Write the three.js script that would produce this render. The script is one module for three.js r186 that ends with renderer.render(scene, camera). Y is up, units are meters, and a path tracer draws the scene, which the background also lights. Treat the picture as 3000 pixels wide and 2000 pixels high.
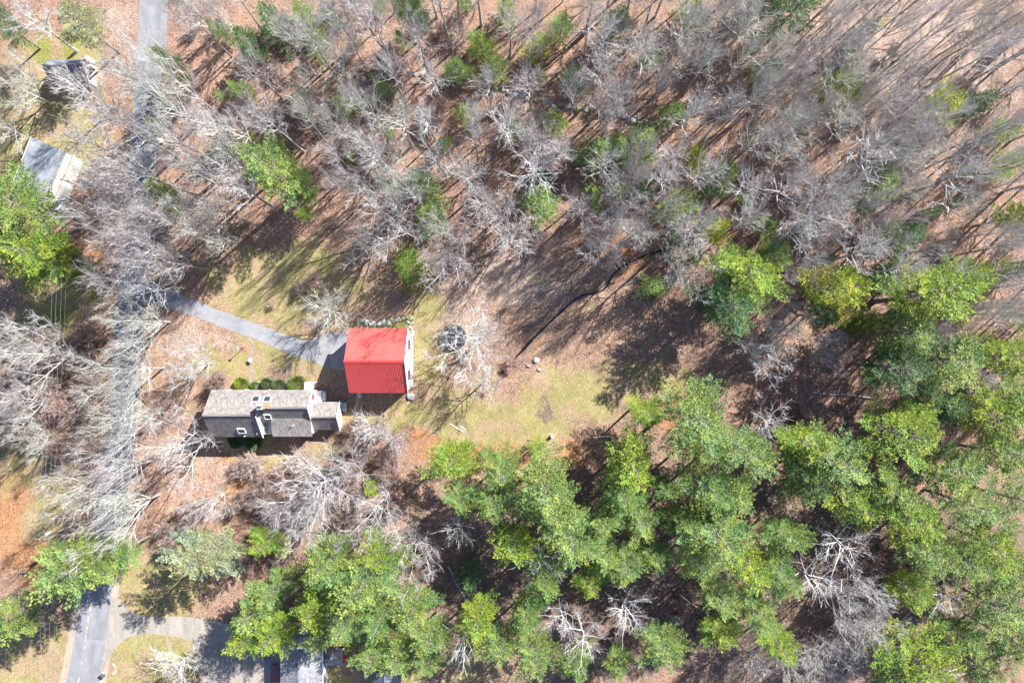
import * as THREE from 'three';
import { mergeGeometries } from 'three/addons/utils/BufferGeometryUtils.js';

// ------------------------------------------------------------------ camera, sky, sun, exposure
const EYE = 120;                                   // drone height in metres
const scene = new THREE.Scene();
const camera = new THREE.PerspectiveCamera(53.13, 1.5, 0.5, 4000);
camera.position.set(0, EYE, 0);
camera.up.set(0, 0, -1);
camera.lookAt(0, 0, 0);
scene.add(camera);
const renderer = new THREE.WebGLRenderer({ antialias: true });
renderer.toneMapping = THREE.LinearToneMapping;
renderer.toneMappingExposure = 2.95;
renderer.shadowMap.enabled = true;
{
  const w = 128, h = 64, d = new Float32Array(w * h * 4);
  for (let j = 0; j < h; j++) for (let i = 0; i < w; i++) {
    const up = Math.max(0, Math.sin(((j + 0.5) / h - 0.5) * Math.PI)), k = Math.pow(up, 0.45), o = (j * w + i) * 4;
    d[o] = 0.19 * (1 - k) + 0.058 * k; d[o + 1] = 0.22 * (1 - k) + 0.102 * k; d[o + 2] = 0.27 * (1 - k) + 0.215 * k; d[o + 3] = 1;
  }
  const sky = new THREE.DataTexture(d, w, h, THREE.RGBAFormat, THREE.FloatType);
  sky.mapping = THREE.EquirectangularReflectionMapping; sky.magFilter = sky.minFilter = THREE.LinearFilter; sky.needsUpdate = true;
  scene.background = sky; scene.environment = sky;
}
const SUN = new THREE.Vector3(0.745 * 0.793, 0.609, -0.667 * 0.793).normalize();   // shadows fall to the lower left
const sun = new THREE.DirectionalLight(new THREE.Color(1, 0.97, 0.915), 5);
sun.position.copy(SUN).multiplyScalar(220); sun.castShadow = true; sun.shadow.radius = 1;
Object.assign(sun.shadow.camera, { left: -130, right: 130, top: 130, bottom: -130, near: 1, far: 500 });
sun.shadow.mapSize.set(4096, 4096);
scene.add(sun, sun.target);

// ------------------------------------------------------------------ helpers
function rng(seed) { let a = seed >>> 0; return () => { a = (a + 0x6D2B79F5) >>> 0; let t = Math.imul(a ^ (a >>> 15), 1 | a); t = (t + Math.imul(t ^ (t >>> 7), 61 | t)) ^ t; return ((t ^ (t >>> 14)) >>> 0) / 4294967296; }; }
const lerp = (a, b, t) => a + (b - a) * t, clamp = (x, a = 0, b = 1) => Math.min(b, Math.max(a, x));
const smooth = (a, b, x) => { const t = clamp((x - a) / (b - a)); return t * t * (3 - 2 * t); };
function hash2(i, j, s) { let h = (Math.imul(i, 374761393) + Math.imul(j, 668265263) + Math.imul(s, 974634721)) | 0; h = Math.imul(h ^ (h >>> 13), 1274126177); return ((h ^ (h >>> 16)) >>> 0) / 4294967296; }
function vnoise(x, y, s) { const i = Math.floor(x), j = Math.floor(y), u = x - i, v = y - j, a = u * u * (3 - 2 * u), b = v * v * (3 - 2 * v); return lerp(lerp(hash2(i, j, s), hash2(i + 1, j, s), a), lerp(hash2(i, j + 1, s), hash2(i + 1, j + 1, s), a), b); }
const fbm = (x, y, s) => 0.5 * vnoise(x, y, s) + 0.3 * vnoise(x * 2.1, y * 2.1, s + 1) + 0.2 * vnoise(x * 4.3, y * 4.3, s + 2);
// a photograph pixel (of 3000 x 2000) gives a direction; h is the height of the thing there
const wx = (px, h = 0) => (px - 1500) / 2000 * (EYE - h), wz = (py, h = 0) => (py - 1000) / 2000 * (EYE - h);
const K = 3000 / 2352;
const taken = {};
function numbered(n) { const k = taken[n] = (taken[n] ?? -1) + 1; return k ? `${n}_${String(k).padStart(3, '0')}` : n; }
function shade(o) { o.traverse(c => { if (c.isMesh) { c.castShadow = true; c.receiveShadow = true; } }); return o; }
function tag(o, label, category, group, kind) { o.userData.label = label; o.userData.category = category; if (group) o.userData.group = group; if (kind) o.userData.kind = kind; return o; }
function thing(name, label, category, [x, y, z] = [0, 0, 0], turn = 0, group) { const g = new THREE.Group(); g.name = numbered(name); g.position.set(x, y, z); g.rotation.y = turn; scene.add(g); return tag(g, label, category, group); }
function part(name, geo, mat, parent) { const m = new THREE.Mesh(geo, mat); m.name = name; m.castShadow = m.receiveShadow = true; parent.add(m); return m; }
function structure(name, geo, mat, label, category) { const m = new THREE.Mesh(geo, mat); m.name = numbered(name); m.castShadow = m.receiveShadow = true; scene.add(m); return tag(m, label, category, null, 'structure'); }
const M = (r, g, b, rough = 0.85, extra = {}) => new THREE.MeshStandardMaterial({ color: new THREE.Color().setRGB(r, g, b), roughness: rough, ...extra });
const box = (w, h, d, x = 0, y = 0, z = 0) => { const g = new THREE.BoxGeometry(w, h, d); g.translate(x, y, z); return g; };
const cyl = (r0, r1, h, n, x = 0, y = 0, z = 0) => { const g = new THREE.CylinderGeometry(r0, r1, h, n); g.translate(x, y, z); return g; };
function merge(list) { const a = list.map(g => g.index ? g.toNonIndexed() : g); for (const g of a) for (const k of Object.keys(g.attributes)) if (!['position', 'normal', 'uv'].includes(k)) g.deleteAttribute(k); return mergeGeometries(a); }
function texture(w, h, fn, srgb = false, repeat) {
  const d = new Uint8Array(w * h * 4);
  for (let j = 0; j < h; j++) for (let i = 0; i < w; i++) { const c = fn(i, j), o = (j * w + i) * 4; for (let k = 0; k < 3; k++) d[o + k] = clamp(srgb ? 255 * Math.pow(clamp(c[k]), 1 / 2.2) : 255 * c[k], 0, 255); d[o + 3] = 255; }
  const t = new THREE.DataTexture(d, w, h); if (srgb) t.colorSpace = THREE.SRGBColorSpace;
  t.magFilter = THREE.LinearFilter; t.minFilter = THREE.LinearMipmapLinearFilter; t.generateMipmaps = true; t.wrapS = t.wrapT = THREE.RepeatWrapping; if (repeat) t.repeat.set(...repeat); t.needsUpdate = true; return t;
}
// a flat slab from four corners (counter-clockwise seen from outside), thickness inward; uv in metres
function slab(a, b, c, d, th) {
  const A = new THREE.Vector3(...a), B = new THREE.Vector3(...b), C = new THREE.Vector3(...c), D = new THREE.Vector3(...d);
  const n = B.clone().sub(A).cross(D.clone().sub(A)).normalize(), off = n.clone().multiplyScalar(-th);
  const lo = [A, B, C, D].map(p => p.clone().add(off)), up = [A, B, C, D];
  const L = A.distanceTo(B), W = A.distanceTo(D), P = [], U = [];
  const quad = (p, q, r, s, u) => { P.push(p, q, r, p, r, s); U.push(u[0], u[1], u[2], u[0], u[2], u[3]); };
  const uv = [[0, 0], [L, 0], [L, W], [0, W]];
  quad(up[0], up[1], up[2], up[3], uv); quad(lo[3], lo[2], lo[1], lo[0], uv);
  for (let i = 0; i < 4; i++) { const j = (i + 1) % 4; quad(lo[i], lo[j], up[j], up[i], [[0, 0], [1, 0], [1, th], [0, th]]); }
  const g = new THREE.BufferGeometry();
  g.setAttribute('position', new THREE.Float32BufferAttribute(P.flatMap(p => [p.x, p.y, p.z]), 3)); g.setAttribute('uv', new THREE.Float32BufferAttribute(U.flat(), 2)); g.computeVertexNormals(); return g;
}
// a prism: profile [z, y] closed, extruded along x from x0 to x1
function prismX(profile, x0, x1) {
  const s = new THREE.Shape(profile.map(([z, y]) => new THREE.Vector2(-z, y)));
  const g = new THREE.ExtrudeGeometry(s, { depth: x1 - x0, bevelEnabled: false }); g.rotateY(Math.PI / 2); g.translate(x0, 0, 0); return g;
}
function prismZ(profile, z0, z1) { const s = new THREE.Shape(profile.map(([x, y]) => new THREE.Vector2(x, y))); const g = new THREE.ExtrudeGeometry(s, { depth: z1 - z0, bevelEnabled: false }); g.translate(0, 0, z0); return g; }

// ------------------------------------------------------------------ ground
const STREAM = [[2100, 700], [1980, 725], [1900, 745], [1800, 800], [1772, 846], [1700, 868], [1654, 906], [1579, 974], [1536, 1019], [1497, 1065], [1466, 1096]].map(([x, y]) => [wx(x), wz(y)]);
function nearPath(path, x, z) { let best = 1e9; for (let i = 0; i + 1 < path.length; i++) { const [ax, az] = path[i], [bx, bz] = path[i + 1], ux = bx - ax, uz = bz - az, t = clamp(((x - ax) * ux + (z - az) * uz) / (ux * ux + uz * uz)), dx = x - ax - ux * t, dz = z - az - uz * t; best = Math.min(best, dx * dx + dz * dz); } return Math.sqrt(best); }
function groundY(x, z) {
  const far = Math.max(smooth(-12, 8, x) * smooth(70, 40, z + (x < 0 ? 20 : 0)), 0);
  let y = far * (fbm(x * 0.06, z * 0.06, 5) - 0.5) * 1.1;
  if (x > -9 && x < 40 && z > -22 && z < 10) y -= 0.55 * smooth(1.5, 0.25, nearPath(STREAM, x, z));
  return y;
}
const blobs = {                                     // px, py, rx, ry, strength (pixels of the photograph)
  lawn: [[830, 850, 210, 120, 1.1], [760, 1050, 190, 70, 1.1], [1250, 990, 70, 150, 1], [1130, 1225, 140, 60, 1], [860, 1330, 150, 40, .8], [1330, 1230, 130, 70, .9], [1480, 1225, 190, 75, 1.0], [1700, 1150, 200, 75, .95], [1920, 1110, 120, 50, .6], [80, 330, 180, 150, 1.1], [40, 520, 130, 170, 1.2], [240, 380, 90, 90, .7], [400, 1900, 160, 110, 1.3], [450, 1700, 110, 100, 1.2], [90, 1930, 170, 120, 1.2], [110, 1450, 140, 150, .95], [30, 1350, 90, 120, .7], [200, 1640, 70, 90, .8], [1080, 1960, 150, 80, 1.1], [1340, 1930, 120, 70, .9], [900, 1980, 60, 50, 1], [690, 1290, 40, 70, .7], [560, 1110, 60, 50, .4], [2560, 60, 110, 50, .6], [1700, 900, 60, 40, .2], [620, 1590, 60, 40, .5]],
  moss: [[240, 145, 70, 40, 1.3], [120, 140, 40, 60, .9], [170, 880, 110, 130, 1], [1560, 800, 100, 14, .7], [1480, 850, 70, 20, .7], [1170, 940, 110, 12, .8], [140, 1400, 60, 110, .6], [2560, 60, 50, 30, .6], [420, 1890, 90, 60, .85], [90, 1950, 110, 70, .7], [240, 480, 40, 30, .7], [980, 290, 30, 30, .6]],
  orange: [[30, 1480, 110, 140, .8], [110, 1640, 100, 60, .9], [1350, 1290, 190, 30, .8], [1480, 1280, 120, 50, .6], [600, 1420, 170, 110, .5], [1300, 1300, 130, 40, .6], [1640, 1330, 160, 60, .7], [1950, 1190, 90, 60, .8], [240, 720, 70, 60, .8], [1800, 720, 60, 50, .8], [1000, 1860, 60, 50, .8], [1900, 1620, 700, 420, .3], [2600, 1600, 500, 420, .25], [1400, 1260, 120, 70, .6], [1120, 1130, 40, 60, .3]],
  pale: [[1480, 820, 150, 70, 1], [2650, 150, 450, 260, .62], [560, 1400, 150, 110, .6], [560, 1000, 110, 90, .5], [1250, 1080, 60, 50, .4], [1330, 900, 100, 80, .7], [2500, 850, 300, 100, .2], [330, 60, 70, 60, .6]],
  dirt: [[1900, 1650, 800, 420, .62], [2600, 1650, 600, 420, .62], [1250, 1700, 260, 200, .5], [1580, 1190, 26, 60, 1], [980, 1160, 60, 60, .5], [700, 1950, 120, 90, .8], [560, 1120, 40, 40, .4], [900, 1150, 60, 10, .5], [845, 1125, 120, 14, .8]],
};
const groundPalette = {
  litter: [[.315, .19, .132], [.42, .29, .22], [.20, .108, .070], [.13, .075, .052]],
  lawn: [[.285, .245, .088], [.35, .305, .135], [.205, .215, .050], [.27, .185, .095]],
  moss: [[.20, .235, .026], [.27, .285, .045], [.12, .155, .022], [.18, .165, .045]],
  orange: [[.37, .175, .073], [.45, .25, .125], [.25, .105, .042], [.17, .078, .04]],
  pale: [[.40, .295, .235], [.50, .40, .335], [.29, .195, .145], [.20, .13, .098]],
  dirt: [[.20, .142, .105], [.26, .19, .145], [.15, .10, .072], [.11, .08, .058]],
};
const GW = 2048, GH = 1434, GX = 102.4, GZ = 71.7;
const BW = 427, BH = 299, blobGrid = {};            // strength of every kind of cover on an 8 pixel grid of the photograph
for (const k in blobs) { const a = blobGrid[k] = new Float32Array(BW * BH); for (const [bx, by, rx, ry, q] of blobs[k]) for (let j = 0; j < BH; j++) for (let i = 0; i < BW; i++) { const u = (i * 8 - 206 - bx) / rx, v = (j * 8 - 195 - by) / ry, e = u * u + v * v; if (e < 4) { const o = j * BW + i; a[o] = Math.max(a[o], q * Math.exp(-e * .9)); } } }
function groundColour(i, j) {
  const x = (i + 0.5) / GW * 2 * GX - GX, z = (j + 0.5) / GH * 2 * GZ - GZ;
  const wob = 1.8, dx = (vnoise(x * .22, z * .22, 31) - .5) * wob * 2 + (vnoise(x, z, 33) - .5) * wob, dz = (vnoise(x * .22, z * .22, 37) - .5) * wob * 2 + (vnoise(x, z, 39) - .5) * wob;
  const px = 1500 + (x + dx) / .06, py = 1000 + (z + dz) / .06;
  let best = 'litter', top = 0.34 + (hash2(i, j, 3) - .5) * .34 + (fbm(x * .35, z * .35, 44) - .5) * .55;
  for (const k in blobs) {
    let s = blobGrid[k][clamp((py + 195) / 8 | 0, 0, BH - 1) * BW + clamp((px + 206) / 8 | 0, 0, BW - 1)];
    if (s < .02) continue;
    s += (fbm(x * .3, z * .3, k.length * 7 + k.charCodeAt(0)) - .5) * .5 + (hash2(i, j, k.charCodeAt(1)) - .5) * .3;
    if (s > top) { top = s; best = k; }
  }
  const pal = groundPalette[best], leaf = hash2(i, j, 91), patch = fbm(x * 1.3, z * 1.3, 71), broad = fbm(x * .09, z * .09, 77);
  let c = leaf < .14 + .28 * (1 - patch) * .8 ? pal[2] : leaf > 1 - .42 * patch ? pal[1] : pal[0];
  if (hash2(i >> 1, j >> 1, 57) > .93 && best !== 'lawn') c = pal[3];
  const stray = best === 'lawn' || best === 'moss' ? .14 + .42 * smooth(.45, .7, vnoise(x * .4, z * .4, 19)) : 0;
  if (stray && hash2(i, j, 23) < stray) c = groundPalette.litter[hash2(i, j, 29) > .5 ? 1 : 0];
  const v = .86 * (.78 + .34 * patch + .16 * (hash2(i, j, 11) - .5)) * (.86 + .28 * broad);
  return [c[0] * v, c[1] * v * (.97 + .06 * vnoise(x * .15, z * .15, 61)), c[2] * v];
}
{
  const map = texture(GW, GH, groundColour, true); map.wrapS = map.wrapT = THREE.MirroredRepeatWrapping;
  const bump = texture(512, 512, (i, j) => { const v = .5 * hash2(i, j, 5) + .3 * hash2(i >> 1, j >> 1, 6) + .2 * hash2(i >> 2, j >> 2, 7); return [v, v, v]; });
  bump.repeat.set(6, 4.2);
  const ticks = (lo, hi, step) => { const a = [-2500, -900, -350]; for (let t = lo; t <= hi + 1e-6; t += step) a.push(t); return a.concat([350, 900, 2500]); };
  const xs = ticks(-112, 112, .8), zs = ticks(-80, 80, .8), P = [], U = [], I = [];
  for (const z of zs) for (const x of xs) { P.push(x, groundY(x, z), z); U.push((x + GX) / (2 * GX), (z + GZ) / (2 * GZ)); }
  for (let j = 0; j + 1 < zs.length; j++) for (let i = 0; i + 1 < xs.length; i++) { const a = j * xs.length + i, b = a + 1, c = a + xs.length, d = c + 1; I.push(a, c, b, b, c, d); }
  const g = new THREE.BufferGeometry(); g.setAttribute('position', new THREE.Float32BufferAttribute(P, 3)); g.setAttribute('uv', new THREE.Float32BufferAttribute(U, 2)); g.setIndex(I); g.computeVertexNormals();
  structure('ground', g, new THREE.MeshStandardMaterial({ map, bumpMap: bump, bumpScale: .05, roughness: .97 }), 'woodland floor of dry leaf litter with patches of yellow lawn', 'ground');
}
// ribbons laid on the ground
function ribbon(path, widths, y, uvScale = 1) {
  const c = new THREE.CatmullRomCurve3(path.map(([x, z]) => new THREE.Vector3(x, 0, z))), n = Math.max(8, Math.round(c.getLength() / 1.2)), P = [], U = [], I = [], L = c.getLength();
  for (let i = 0; i <= n; i++) {
    const t = i / n, p = c.getPointAt(t), d = c.getTangentAt(t), s = t * (widths.length - 1), k = Math.min(widths.length - 2, Math.floor(s)), w = lerp(widths[k], widths[k + 1], s - k) / 2;
    const j1 = (vnoise(i * .8, 3, 15) - .5) * .25, j2 = (vnoise(i * .8, 9, 15) - .5) * .25;
    for (const [q, e] of [[-1, j1], [-.5, 0], [0, 0], [.5, 0], [1, j2]]) { const o = q * w + e, x = p.x - d.z * o, z = p.z + d.x * o; P.push(x, groundY(x, z) + y, z); U.push((q * .5 + .5) * w * 2 * uvScale, t * L * uvScale); }
    if (i) for (let m = 0; m < 4; m++) { const a = (i - 1) * 5 + m, b = a + 1, e = a + 5, f = e + 1; I.push(a, b, e, b, f, e); }
  }
  const g = new THREE.BufferGeometry(); g.setAttribute('position', new THREE.Float32BufferAttribute(P, 3)); g.setAttribute('uv', new THREE.Float32BufferAttribute(U, 2)); g.setIndex(I); g.computeVertexNormals();
  if (g.attributes.normal.getY(0) < 0) { for (let i = 0; i < I.length; i += 3) [I[i], I[i + 1]] = [I[i + 1], I[i]]; g.setIndex(I); g.computeVertexNormals(); }
  return g;
}
function patch(poly, y) {                            // a flat polygon given in world [x, z]
  const s = new THREE.Shape(poly.map(([x, z]) => new THREE.Vector2(x, -z))), g = new THREE.ShapeGeometry(s); g.rotateX(-Math.PI / 2); g.translate(0, y, 0); return g;
}
const asphaltMap = (base, seed) => texture(512, 512, (i, j) => { const x = i / 512 * 8, y = j / 512 * 8, n = .72 + .5 * fbm(x * .9, y * .35, seed) + .22 * (hash2(i, j, seed + 9) - .5), v = n * (.94 + .12 * vnoise(x * 2.2, y * .12, seed + 3)); return [base[0] * v, base[1] * v, base[2] * v]; }, true, [1 / 8, 1 / 8]);
const roadMat = new THREE.MeshStandardMaterial({ map: asphaltMap([.215, .218, .235], 101), roughness: .92 });
const driveMat = new THREE.MeshStandardMaterial({ map: asphaltMap([.225, .228, .245], 131), roughness: .9 });
const gravelMat = new THREE.MeshStandardMaterial({ map: asphaltMap([.27, .245, .215], 151), roughness: .97 });
const sandMat = new THREE.MeshStandardMaterial({ map: asphaltMap([.34, .27, .215], 171), roughness: .97 });
const px2 = list => list.map(([x, y]) => [wx(x), wz(y)]);
const ROAD = px2([[200, 2130], [241, 2000], [280, 1750], [318, 1560], [335, 1420], [342, 1338], [360, 1168], [371, 1026], [384, 880], [396, 737], [407, 635], [413, 493], [430, 323], [432, 204], [446, 102], [447, 0], [446, -120]]);
const DRIVE = px2([[388, 838], [480, 870], [573, 905], [660, 938], [738, 968], [840, 1006], [925, 1036]]);
structure('sandy_verge', ribbon(ROAD.slice(0, 7), [8.3, 8.0, 7.6, 7.2, 6.6, 6.4], .005), sandMat, 'pale sandy verge along both sides of the country road', 'verge');
structure('road', ribbon(ROAD, [5.8, 5.5, 5.3, 5.1, 5.0, 4.9, 5.0, 5.1], .010), roadMat, 'grey asphalt country road running under the leafless roadside trees', 'road');
structure('driveway', ribbon(DRIVE, [4.4, 2.9, 2.65, 2.65, 2.75, 3.2], .014), driveMat, 'asphalt driveway leading from the road to the red roofed barn', 'driveway');
structure('driveway_apron', patch(px2([[880, 1000], [920, 992], [955, 975], [1030, 975], [1030, 1085], [985, 1082], [950, 1075], [915, 1058], [880, 1046]]), .018), driveMat, 'wide asphalt apron of the driveway in front of the red roofed barn', 'driveway');
structure('gravel_drive', patch(px2([[300, 1740], [345, 1752], [372, 1784], [400, 1800], [460, 1806], [545, 1806], [640, 1822], [780, 1850], [820, 1870], [820, 2060], [590, 2060], [588, 1930], [570, 1885], [520, 1866], [430, 1855], [370, 1868], [330, 1905], [295, 1980]]), .007), gravelMat, 'grey gravel drive curving from the road to the house under the pines', 'driveway');
{ // worn centre line of the road
  const c = new THREE.CatmullRomCurve3(ROAD.map(([x, z]) => new THREE.Vector3(x, 0, z))), r = rng(77), list = [];
  for (let t = .05; t < .30; t += .0035) { if (r() < .45) continue; const p = c.getPointAt(t), d = c.getTangentAt(t), a = Math.atan2(d.x, d.z); for (const o of [-.75]) { const g = new THREE.PlaneGeometry(.1 + r() * .1, .3 + r() * .5); g.rotateX(-Math.PI / 2); g.rotateY(a); g.translate(p.x - d.z * o + (r() - .5) * .12, .016, p.z + d.x * o); list.push(g); } }
  structure('road_marking', merge(list), M(.5, .48, .42), 'worn broken centre line painted on the grey road', 'marking');
}
const brickMat = new THREE.MeshStandardMaterial({ roughness: .95, map: texture(128, 128, (i, j) => { const r = Math.floor(j / 8), o = (r % 2) * 8, k = hash2(Math.floor((i + o) / 16), r, 4), m = (j % 8 === 0 || (i + o) % 16 === 0) ? .75 : 1, v = (.75 + .5 * k) * m; return [.27 * v, .205 * v, .185 * v]; }, true, [.6, .6]) });
structure('brick_path', ribbon(px2([[739, 994], [737, 1050], [733, 1146]]), [.66, .62, .72], .012), brickMat, 'narrow brick path from driveway to the front door beside the round shrub', 'path');
structure('brick_path', ribbon(px2([[846, 1030], [843, 1080], [836, 1146]]), [.66, .62, .72], .012), brickMat, 'narrow brick path from driveway to the steps between dark shrubs', 'path');
structure('stone_path', ribbon(px2([[1052, 1150], [1046, 1180], [1030, 1216]]), [.5, .6, .7], .010), gravelMat, 'short worn stone path at the shaded back of the barn', 'path');
structure('stream', ribbon(STREAM, [.35, .4, .45, .35, .4, .35, .45, .4], .08), M(.012, .014, .016, .12), 'narrow dark brook winding through the leaf litter', 'water');

// ------------------------------------------------------------------ house, barn and the other buildings
const shingles = (c, seed) => new THREE.MeshStandardMaterial({ roughness: .95, bumpScale: .012, map: texture(512, 512, (i, j) => { const row = Math.floor(j / 16), o = Math.floor(hash2(row, 2, seed) * 36), tab = Math.floor((i + o) / 36), k = hash2(tab, row, seed + 1), v = (.62 + .55 * k + .25 * (hash2(i, j, seed + 4) - .5)) * (j % 16 < 2 ? .72 : 1) * (.85 + .3 * vnoise(i / 60, j / 60, seed + 5)); return [c[0] * v, c[1] * v, c[2] * v]; }, true, [1 / 4.6, 1 / 4.6]), bumpMap: texture(64, 64, (i, j) => { const v = (j % 16) / 16; return [v, v, v]; }, false, [1.74, 1.74]) });
const roofTan = shingles([.235, .212, .203], 201), roofGrey = shingles([.235, .24, .265], 231), roofBlue = shingles([.13, .145, .19], 251);
const white = M(.72, .73, .75, .6), trimWhite = M(.8, .8, .8, .5), glass = M(.03, .045, .06, .06), darkWood = M(.10, .075, .06), brickRed = M(.45, .20, .11, .9), concrete = M(.45, .44, .42, .95), metalGrey = M(.4, .42, .45, .4, { metalness: .6 }), blackRubber = M(.02, .02, .022, .7), lead = M(.35, .38, .43, .6);
const clapboard = new THREE.MeshStandardMaterial({ color: 0xffffff, roughness: .65, map: texture(64, 128, (i, j) => { const v = (j % 16 < 2 ? .55 : .76) + .03 * hash2(i, j, 6); return [v, v * 1.005, v * 1.02]; }, true, [.8, .8]) });
function windowOn(parent, w, h, [x, y, z], face, frameMat = trimWhite) {       // face: 'x' looks east, 'z' looks south, '-z' north
  const g = new THREE.Group(); g.name = 'window'; parent.add(g);
  const fr = merge([box(w + .2, .1, .08, 0, h / 2 + .05, 0), box(w + .24, .1, .12, 0, -h / 2 - .05, .02), box(.1, h, .08, -w / 2 - .05, 0, 0), box(.1, h, .08, w / 2 + .05, 0, 0), box(.04, h, .05, 0, 0, .005), box(w, .04, .05, 0, 0, .007)]);
  part('frame', fr, frameMat, g); part('pane', box(w, h, .02, 0, 0, .0), glass, g);
  g.position.set(x, y, z); g.rotation.y = face === 'x' ? Math.PI / 2 : face === '-z' ? Math.PI : face === '-x' ? -Math.PI / 2 : 0; return g;
}
function skylight(parent, at, tilt, w = 1.05, h = 1.15) {
  const g = new THREE.Group(); g.name = 'skylight'; parent.add(g);
  part('frame', merge([box(w + .2, .2, .1, 0, .1, -h / 2), box(w + .2, .2, .1, 0, .1, h / 2), box(.1, .2, h - .1, -w / 2 - .05, .1, 0), box(.1, .2, h - .1, w / 2 + .05, .1, 0)]), trimWhite, g);
  part('pane', box(w, .04, h - .1, 0, .14, 0), glass, g); g.position.set(...at); g.rotation.x = tilt; return g;
}
function ventPipe(parent, [x, y, z], h = .7) { part('vent_pipe', cyl(.06, .06, h + .4, 8, x, y + h / 2 - .2, z), trimWhite, parent); }
{ // ---- the long white house, world coordinates minus its base
  const X0 = -50.8, X1 = -33.8, house = thing('house', 'long white house with tan shingle roof, skylights and a brick chimney', 'house', [X0, 0, 8.17]);
  const L = X1 - X0, e = 4.8, ov = .25, xb = 8.8;            // xb: where the taller western block ends
  const zn = 0, zr = 3.9, zs = 7.95, rh = 8.3, zr2 = 2.78, rh2 = 7.35;
  part('wall', merge([prismX([[.3, 0], [.3, e - .15], [zr, rh - .3], [zs - .3, e - .15], [zs - .3, 0]], .3, xb - .3), prismX([[.303, 0], [.303, e - .2], [zr2, rh2 - .35], [4.7, 5.5], [4.7, 0]], xb - .29, L - .3), prismX([[4.6, 0], [4.6, 5.25], [7.55, 4.3], [7.55, 0]], 10.7, L - .303)]), clapboard, house);
  const rn = part('roof', merge([slab([0, e, zn], [0, rh, zr], [xb, rh, zr], [xb, e, zn], .16), slab([0, rh, zr + .001], [0, e, zs], [xb, e, zs], [xb, rh, zr + .001], .16)]), roofTan, house);
  part('ridge_cap', merge([box(xb, .06, .34, xb / 2, rh - .02, zr)]), roofTan, rn);
  const r2 = part('roof', merge([slab([xb + .002, e, zn], [xb + .002, rh2, zr2], [L, rh2, zr2], [L, e, zn], .16), slab([xb + .002, rh2, zr2 + .001], [xb + .002, 5.65, 4.72], [L, 5.65, 4.72], [L, rh2, zr2 + .001], .16), slab([xb + .002, 5.64, 4.725], [xb + .002, 4.8, 5.65], [10.5, 4.8, 5.65], [10.5, 5.64, 4.725], .14), slab([10.3, 5.67, 4.725], [10.3, 4.6, 7.9], [L - .02, 4.6, 7.9], [L - .02, 5.67, 4.725], .16)]), roofTan, house);
  part('ridge_cap', box(L - xb - .01, .06, .32, (L + xb) / 2, rh2 - .02, zr2), roofTan, r2);
  // trim along the gable rakes
  const rake = (x, a, b) => slab([x + .05, a[1] + .02, a[0]], [x + .05, b[1] + .02, b[0]], [x - .05, b[1] + .02, b[0]], [x - .05, a[1] + .02, a[0]], .26);
  for (const g of [rake(xb + .01, [zr + .1, rh - .1], [zs, e + .01]), rake(L + .05, [zn, e - .06], [zr2, rh2 - .06]), rake(L + .05, [zr2, rh2 - .06], [4.72, 5.6])]) part('rake_trim', g, trimWhite, house);
  const tn = Math.atan2(rh - e, zr);
  skylight(house, [8.05, 6.15, 1.52], -tn); skylight(house, [9.95, 6.15, 1.52], -tn);
  skylight(house, [5.55, 5.85, 6.72], Math.atan2(rh - e, zs - zr), 1.1, 1.0); skylight(house, [xb + 1.15, 5.9, 4.35], Math.atan2(1.7, 1.94), .95, 1.0);
  const ch = part('chimney', box(.95, 3.4, .9, xb + 1.15, 7.9, 2.35), brickRed, house);
  part('chimney_cap', box(1.05, .14, 1.0, xb + 1.15, 9.66, 2.35), lead, ch); part('flue', merge([cyl(.14, .16, .35, 10, xb + .95, 9.88, 2.35), cyl(.14, .16, .35, 10, xb + 1.38, 9.88, 2.35)]), darkWood, ch);
  ventPipe(house, [8.0, 5.1, 7.3], .55); ventPipe(house, [5.8, 4.85, 7.75], .6); ventPipe(house, [14.1, 5.35, 5.9], .7);
  // recess floor between the two blocks and its door wall
  part('deck', box(1.9, .12, 2.0, 9.6, 2.6, 6.6), lead, house); part('deck_rail', merge([box(1.9, .08, .08, 9.6, 3.6, 7.55), ...[0, 1, 2, 3, 4, 5, 6].map(k => box(.04, .95, .04, 8.8 + k * .27, 3.1, 7.55)), box(.1, 2.6, .1, 8.75, 1.3, 7.5), box(.1, 2.6, .1, 10.45, 1.3, 7.5)]), trimWhite, house);
  for (const [z, y] of [[6.0, 3.2], [3.9, 6.2]]) windowOn(house, .8, 1.1, [xb - .27, y, z], 'x');
  for (const z of [1.6, 3.6]) windowOn(house, .9, 1.3, [L - .27, 1.6, z - .2], 'x');
  windowOn(house, .9, 1.2, [L - .27, 4.9, 2.7], 'x');
  const rd = part('upper_door', box(.06, 1.9, .9, L - .28, 2.95, 1.35), M(.55, .03, .025, .5), house); part('door_frame', merge([box(.07, 2.1, .1, L - .28, 3.0, .83), box(.07, 2.1, .1, L - .28, 3.0, 1.87), box(.07, .12, 1.14, L - .28, 4.1, 1.35)]), trimWhite, rd);
  part('side_stoop', merge([box(1.0, 1.9, 2.0, L + .2, .95, 1.4), box(.5, .9, 1.6, L + .9, .45, 1.4)]), white, house);
  part('porch_roof', merge([box(1.45, .14, 1.35, L - 1.1, 2.75, -.5), box(.1, 2.7, .1, L - 1.7, 1.35, -1.05), box(.1, 2.7, .1, L - .5, 1.35, -1.05)]), trimWhite, house);
  for (const x of [2, 4.4, 9, 13.4]) windowOn(house, .9, 1.4, [x, 1.7, .27], '-z');
  part('front_door', box(1.0, 2.1, .06, 6.7, 1.25, .28), M(.10, .05, .04, .5), house); part('front_steps', merge([box(1.5, .4, .9, 6.4, .2, -.2), box(1.5, .2, .5, 6.4, .1, -.85)]), concrete, house);
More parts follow.
